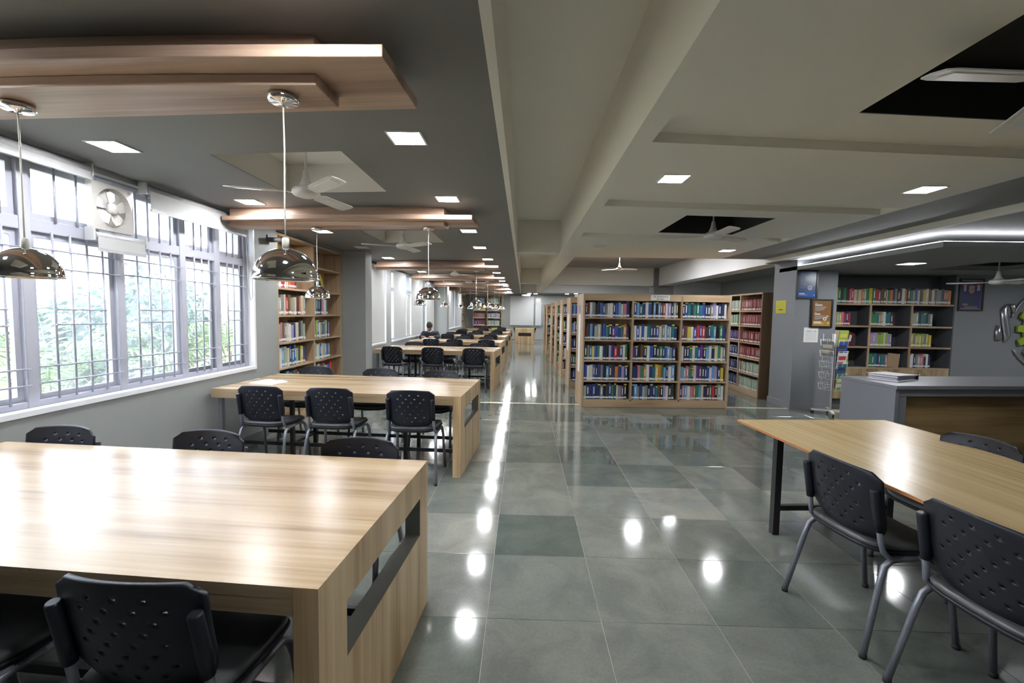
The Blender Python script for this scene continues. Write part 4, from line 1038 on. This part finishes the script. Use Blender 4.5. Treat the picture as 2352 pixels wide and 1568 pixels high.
# ================================================================== OTHER FITTINGS
def exhaust(loc, rz, label, s=.165):
    t = thing('exhaust_fan', label, 'exhaust fan', loc, rz)      # faces local -y
    out = [(-s, -s), (s, -s), (s, s), (-s, s)]; n = 32; m = MB(); r0, r1 = s * .86, s * .80
    sq = []
    for k in range(n):
        a = 2 * PI * k / n; c_, s2 = math.cos(a), math.sin(a); q = s / max(abs(c_), abs(s2)); sq.append((c_ * q, s2 * q))
    v = [(x, 0, z) for x, z in sq] + [(x, -.045, z) for x, z in sq] + [(r0 * math.cos(2 * PI * k / n), -.05, r0 * math.sin(2 * PI * k / n)) for k in range(n)] + [(r1 * math.cos(2 * PI * k / n), -.01, r1 * math.sin(2 * PI * k / n)) for k in range(n)]
    f = [(j * n + k, j * n + (k + 1) % n, (j + 1) * n + (k + 1) % n, (j + 1) * n + k) for j in range(3) for k in range(n)]
    m.add(v, [q[::-1] for q in f], 0); m.build('housing', 'exhaust', t)
    MB().lathe([(0, .0), (r1, .0), (r1, .004), (0, .004)], 32, M=T(0, -.008, 0, rx=PI / 2)).build('louvre', 'recess', t)
    MB().lathe([(0, .055), (.03, .052), (.042, .04), (.044, .012), (.0, .012)], 20, M=T(0, 0, 0, rx=PI / 2)).build('hub', 'fanwhite', t)
    for k in range(5):
        a = 2 * PI * k / 5 + .3; m = MB(); P_ = []
        for r, da in ((.036, -.5), (.08, -.52), (s * .74, -.30), (s * .76, .05), (s * .70, .38), (.08, .42), (.036, .5)): P_.append((r * math.cos(a + da), -.024 - .012 * da, r * math.sin(a + da)))
        n_ = len(P_); m.add(P_ + [(x, y + .003, z) for x, y, z in P_], [tuple(range(n_)), tuple(range(n_, 2 * n_))[::-1]] + [(i, n_ + i, n_ + (i + 1) % n_, (i + 1) % n_) for i in range(n_)]); m.build('blade', 'fanwhite', t)
    m = MB(); m.lathe([(.007, 0), (.010, 0), (.010, .001), (.007, .001)], 14, M=T(s * .78, -.047, s * .86, rx=PI / 2)); m.build('maker_mark', 'steel_grey', t)
    return t
exhaust((-3.045, 3.255, 2.225), PI / 2, 'square white exhaust fan fixed in the grilled window')
exhaust((.79, 23.99, 2.17), 0, 'small square exhaust fan on the far wall')
cv = thing('security_camera', 'dark security camera on a bracket beside the wall bookcase', 'camera', (XW, 5.32, 2.36))
MB().box(.0, .02, -.03, .03, -.03, .03).build('bracket', 'steel_grey', cv); MB().tube([(.02, 0, 0), (.08, -.02, -.02)], .008, 8).build('arm', 'steel_grey', cv)
MB().tube([(.06, -.10, -.04), (.10, .06, -.015)], [.03, .03], 14).build('body', 'niche', cv); MB().tube([(.1, .06, -.015), (.105, .08, -.012)], .022, 14).build('lens', 'steel_dark', cv)
lc = thing('lectern', 'wooden lectern with a black front slot in front of the far blinds', 'lectern', (.085, 21.6, 0))
bevel(MB().box(-.47, .47, 0, .5, 0, .76).build('body', 'wood_z', lc), .004); MB().box(-.31, .31, -.003, 0, .39, .55).build('front_slot', 'steel_dark', lc)
for s in (-1, 1): MB().prism([(s * .472, .50), (s * .472, .80), (s * .56, .80)][::s], .02, .48, 1).build('side_wing', 'steel_dark', lc)
ac = thing('air_conditioner', 'white cassette air conditioner under the corridor ceiling by the far wall', 'air conditioner', (.12, 23.3, 2.38))
MB().box(-.22, .22, -.2, .2, 0, .118).build('body', 'fanwhite', ac); MB().box(-.2, .2, -.202, -.2, .07, .11).build('grille', 'steel_dark', ac)

# ================================================================== READER
def skin_mesh(nodes, edges, name, mat, parent, sub=2, root=0):
    me = bpy.data.meshes.new(name); me.from_pydata([n[0] for n in nodes], edges, [])
    o = bpy.data.objects.new(name, me); COL.objects.link(o); o.modifiers.new('skin', 'SKIN').use_smooth_shade = True
    for i, n in enumerate(nodes):
        sv = me.skin_vertices[0].data[i]; r = n[1]; sv.radius = r if isinstance(r, tuple) else (r, r); sv.use_root = i == root
    sb = o.modifiers.new('sub', 'SUBSURF'); sb.levels = sb.render_levels = sub
    bpy.context.view_layer.update()
    m2 = bpy.data.meshes.new_from_object(o.evaluated_get(bpy.context.evaluated_depsgraph_get()))
    bpy.data.objects.remove(o); bpy.data.meshes.remove(me)
    m2.materials.clear(); m2.materials.append(MT[mat]); 
    for p_ in m2.polygons: p_.use_smooth = True
    return link(name, m2, parent)
# local frame: sits facing -y, origin on the floor under the pelvis
pr_ = thing('person', 'seated student in a navy sweater reading a book at the fourth study table', 'person', (-2.64, 12.72, 0), 0)
pel = (0, .08, .52)
B_ = [(pel, (.13, .09)), ((0, .06, .68), (.11, .08)), ((0, .03, .82), (.12, .08)), ((0, .0, .91), (.07, .06)), ((0, -.035, .98), .054), ((0, -.085, 1.04), .052)]
E_ = [(0, 1), (1, 2), (2, 3), (3, 4), (4, 5)]
for s in (-1, 1):
    b0 = len(B_)
    B_ += [((s * .17, 0, .88), .045), ((s * .235, -.08, .78), .042), ((s * .22, -.24, .79), .042), ((s * .13, -.40, .80), .032), ((s * .10, -.44, .80), (.036, .02))]
    E_ += [(3, b0), (b0, b0 + 1), (b0 + 1, b0 + 2), (b0 + 2, b0 + 3), (b0 + 3, b0 + 4)]
    for q in range(4):
        f0 = len(B_); B_ += [((s * (.075 + .018 * (q - 1.5) * 0 - .02) , -.475 - .0 + .018 * (q - 1.5), .803), .0095), ((s * (.03 - .004 * abs(q - 1.5)), -.485 + .018 * (q - 1.5), .80), .0085)]
        E_ += [(b0 + 4, f0), (f0, f0 + 1)]
    f0 = len(B_); B_ += [((s * .08, -.425, .825), .010), ((s * .05, -.43, .832), .009)]; E_ += [(b0 + 4, f0), (f0, f0 + 1)]
    l0 = len(B_); B_ += [((s * .09, .05, .52), .085), ((s * .11, -.34, .52), .065), ((s * .11, -.36, .28), .05), ((s * .11, -.34, .07), .036), ((s * .11, -.47, .045), (.042, .03))]
    E_ += [(0, l0), (l0, l0 + 1), (l0 + 1, l0 + 2), (l0 + 2, l0 + 3), (l0 + 3, l0 + 4)]
bd = skin_mesh(B_, E_, 'body', 'skin', pr_)
# head joined into the body mesh so that it stays one figure
def head_mesh():
    m = MB(); n, k = 28, 20; M = T(0, -.115, 1.10, rx=R(38)); vs = []
    for j in range(k + 1):
        ph = PI * j / k
        for a in range(n):
            th = 2 * PI * a / n; x, y, z = math.sin(ph) * math.cos(th), math.sin(ph) * math.sin(th), math.cos(ph)
            fx, fy, fz = .074 * x, .092 * y, .112 * z
            if z < 0: fx *= 1 - .30 * (-z) ** 1.5; fy *= 1 - .12 * (-z) ** 2
            front = max(0, -y)
            fy -= .022 * math.exp(-((x / .16) ** 2 + ((z + .22) / .20) ** 2)) * (front > .3)
            fy += .010 * (math.exp(-(((abs(x) - .38) / .18) ** 2 + ((z - .05) / .12) ** 2))) * (front > .3)
            fy -= .007 * math.exp(-((x / .3) ** 2 + ((z + .56) / .07) ** 2)) * (front > .3)
            if abs(x) > .86 and -.3 < z < .2 and y > -.35: fx *= 1.12
            vs.append((fx, fy, fz))
    f = [(j * n + a, (j + 1) * n + a, (j + 1) * n + (a + 1) % n, j * n + (a + 1) % n) for j in range(k) for a in range(n)]
    return m.add(vs, f, 0, M, True), M
hm, HMt = head_mesh()
me = bd.data; bmv = [tuple(v.co) for v in me.vertices]; bmf = [tuple(p_.vertices) for p_ in me.polygons]; o_ = len(bmv)
me2 = bpy.data.meshes.new('body'); me2.from_pydata(bmv + hm.v, [], bmf + [[i + o_ for i in q] for q in hm.f]); me2.materials.append(MT['skin'])
for p_ in me2.polygons: p_.use_smooth = True
bd.data = me2
m = MB(); n, k = 24, 9; vs = []
for j in range(k + 1):
    ph = R(108) * j / k
    for a in range(n):
        th = 2 * PI * a / n; x, y, z = math.sin(ph) * math.cos(th), math.sin(ph) * math.sin(th), math.cos(ph)
        lim = .12 if y < -.2 else (-.30 if y > .2 else -.05); z2 = max(z, lim); bump_ = 1.10 + .05 * math.sin(7 * th + 5 * ph)
        vs.append((.078 * x * bump_, .096 * y * bump_, .118 * z2 * bump_ + .004))
f = [(j * n + a, (j + 1) * n + a, (j + 1) * n + (a + 1) % n, j * n + (a + 1) % n) for j in range(k) for a in range(n)]
m.add(vs, f, 0, HMt, True).build('hair', 'hair', bd)
for s in (-1, 1):
    m = MB(); m.lathe([(0, -.008), (.007, -.004), (.008, 0), (.007, .004), (0, .008)], 10, M=HMt @ T(s * .030, -.082, .004)); m.build('eye', 'ink', bd)
S_ = [((0, .07, .50), (.175, .135)), ((0, .055, .68), (.16, .12)), ((0, .02, .82), (.178, .125)), ((0, -.005, .915), (.15, .105))]; SE = [(0, 1), (1, 2), (2, 3)]
for s in (-1, 1):
    b0 = len(S_); S_ += [((s * .185, 0, .895), .078), ((s * .245, -.08, .785), .066), ((s * .225, -.24, .80), .056), ((s * .155, -.365, .805), .046)]
    SE += [(3, b0), (b0, b0 + 1), (b0 + 1, b0 + 2), (b0 + 2, b0 + 3)]
skin_mesh(S_, SE, 'sweater', 'navy', bd)
Q_ = [(pel, (.165, .125))]; QE = []
for s in (-1, 1):
    b0 = len(Q_); Q_ += [((s * .095, .05, .525), .10), ((s * .11, -.34, .525), .082), ((s * .11, -.365, .28), .068), ((s * .11, -.35, .10), .06)]; QE += [(0, b0), (b0, b0 + 1), (b0 + 1, b0 + 2), (b0 + 2, b0 + 3)]
skin_mesh(Q_, QE, 'trousers', 'trouser', bd)
m = MB()
for s in (-1, 1): m.tube([(s * .012, -.135, .925), (s * .045, -.118, .965), (s * .066, -.06, 1.0), (s * .045, .01, 1.01), (0, .03, 1.012)], [.008, .014, .016, .015, .013], 8)
m.build('shirt_collar', 'shirt', bd)
bo = thing('open_book', 'open book held by the seated student on the fourth table', 'book', (-2.60, 12.28, .752), .1)
MB().box(-.19, .19, -.12, .12, 0, .004).build('cover', 'bk_charcoal', bo)
m = MB(); m.prism([(-.18, .005), (.18, .005), (.175, .016), (.10, .036), (.02, .020), (0, .010), (-.02, .020), (-.10, .036), (-.175, .016)], -.11, .11, 1); m.build('pages', 'paper', bo)

# ================================================================== GARDEN OUTSIDE THE WINDOW
MT['ground'] = plain('pale_sunlit_ground', (.40, .36, .26), .9, var=.25, scale=.8)
MT['lawn'] = plain('dry_lawn', (.22, .26, .11), .9, var=.35, scale=3)
struct(MB().box(-60, -3.3, -30, 60, -.5, -.25).build('ground', 'ground'))
g = MB().box(-40, -9.5, 5, 50, -.25, -.235).build('lawn', 'lawn'); g['kind'] = 'structure'
MT['leaf_a'] = leaf_mat('blue_green_leaves', (.05, .085, .07), (.22, .30, .26)); MT['leaf_b'] = leaf_mat('fresh_green_leaves', (.10, .17, .07), (.32, .42, .20)); MT['leaf_c'] = leaf_mat('grey_green_leaves', (.07, .10, .10), (.26, .32, .32))
MT['bark'] = plain('grey_bark', (.22, .19, .15), .9, var=.3, scale=20)
rg = random.Random(21)
def foliage(m, c, rx, ry, rz, n, ls):
    for _ in range(n):
        while True:
            p_ = Vector((rg.uniform(-1, 1), rg.uniform(-1, 1), rg.uniform(-1, 1)))
            if .25 < p_.length < 1: break
        p_ = Vector((c[0] + p_.x * rx, c[1] + p_.y * ry, c[2] + p_.z * rz)); l = ls * rg.uniform(.6, 1.3)
        M = Matrix.Translation(p_) @ Euler((rg.uniform(0, 6.3), rg.uniform(0, 6.3), rg.uniform(0, 6.3))).to_matrix().to_4x4()
        m.add([(0, 0, 0), (l * .3, l * .45, .01 * l), (0, l, 0), (-l * .3, l * .45, .01 * l)], [(0, 1, 2, 3)], 0, M)
def shrub(x, y, h, r, n, mat, label, ls=.10, stems=4, name='shrub'):
    t = thing(name, label, 'tree' if name == 'tree' else 'shrub', (x, y, -.25), 0, 'garden plants outside the window')
    m = MB()
    for k in range(stems):
        a = rg.uniform(0, 6.3); q = r * .55
        m.tube([(rg.uniform(-.08, .08), rg.uniform(-.08, .08), 0), (math.cos(a) * q * .3, math.sin(a) * q * .3, h * .35), (math.cos(a) * q * .8, math.sin(a) * q * .8, h * .75)], [.035, .026, .012], 6)
    m.build('stems', 'bark', t)
    m = MB()
    for k in range(7):
        a = rg.uniform(0, 6.3); d = rg.uniform(0, r * .55); foliage(m, (math.cos(a) * d, math.sin(a) * d, h * rg.uniform(.45, .85)), r * .55, r * .55, h * .24, n // 7, ls)
    m.build('foliage', mat, t)
def palm(x, y, h, n, label, fl=1.3):
    t = thing('palm', label, 'palm', (x, y, -.25), 0, 'garden plants outside the window')
    m = MB()
    for k in range(4): a = rg.uniform(0, 6.3); m.tube([(.08 * math.cos(a), .08 * math.sin(a), 0), (.16 * math.cos(a), .16 * math.sin(a), h)], [.035, .022], 7)
    m.build('canes', 'bark', t)
    m = MB()
    for k in range(n):
        a = rg.uniform(0, 6.3); el = rg.uniform(.5, 1.35); L_ = fl * rg.uniform(.75, 1.15); pts = []
        px, pz = .05, h * rg.uniform(.5, 1.0)
        for j in range(11):
            q = j / 10; e2 = el - 1.7 * q * q; px += L_ / 10 * math.cos(e2); pz += L_ / 10 * math.sin(e2); pts.append(Vector((px * math.cos(a), px * math.sin(a), pz)))
        m.tube(pts, [.009 * (1 - .07 * j) for j in range(11)], 4)
        side = Vector((-math.sin(a), math.cos(a), 0))
        for j in range(2, 11):
            for hf in (0, .5):
                p_ = pts[j] if hf == 0 else (pts[j] + pts[j - 1]) / 2; d = (pts[j] - pts[j - 1]).normalized(); ll = .34 * (1 - abs(j - 5) / 9)
                for s in (-1, 1):
                    v1 = (side * s * .8 + d * .65 + Vector((0, 0, -.12))).normalized() * ll; wv = d.cross(side).cross(v1).normalized() * .016
                    m.add([p_, p_ + v1 * .4 + wv, p_ + v1 + Vector((0, 0, -.05)), p_ + v1 * .4 - wv], [(0, 1, 2, 3)])
    m.build('fronds', 'leaf_b', t)
palm(-5.0, 4.6, 1.0, 22, 'feathery palm close outside the left part of the grilled window', 1.25)
palm(-5.3, 7.9, 1.1, 18, 'feathery palm seen through the middle of the grilled window', 1.2)
palm(-5.9, 9.7, 1.3, 16, 'feathery palm seen through the right part of the grilled window', 1.2)
shrub(-5.6, 5.6, 2.25, 1.0, 1700, 'leaf_a', 'dense blue green shrub outside the grilled window, left', .11)
shrub(-6.0, 6.9, 2.4, .85, 1500, 'leaf_c', 'tall grey green tree outside the grilled window, left of centre', .11, name='tree')
shrub(-6.4, 8.4, 2.3, .75, 1200, 'leaf_a', 'blue green shrub outside the grilled window, centre', .11)
shrub(-8.5, 11.2, 2.0, .9, 700, 'leaf_c', 'pale tree farther back outside the grilled window', .13, name='tree')
shrub(-4.3, 3.4, .75, .5, 900, 'leaf_a', 'low shrub under the left end of the grilled window', .08)
shrub(-4.5, 5.0, .7, .5, 900, 'leaf_c', 'low shrub under the middle of the grilled window', .08)
shrub(-4.6, 6.3, .7, .55, 900, 'leaf_a', 'low shrub under the right part of the grilled window', .08)
hd = thing('hedge', 'clipped green hedge at the back of the lawn', 'hedge', (-12, 18, -.25), 0)
m = MB()
for k in range(9): foliage(m, (-3.6 + .9 * k, -3.2 + .8 * k, .45), .6, .6, .42, 420, .12)
m.build('foliage', 'leaf_b', hd)
MB().tube([(-3.6, -3.2, .1), (0, 0, .12), (3.6, 3.2, .1)], .06, 6).build('stems', 'bark', hd)
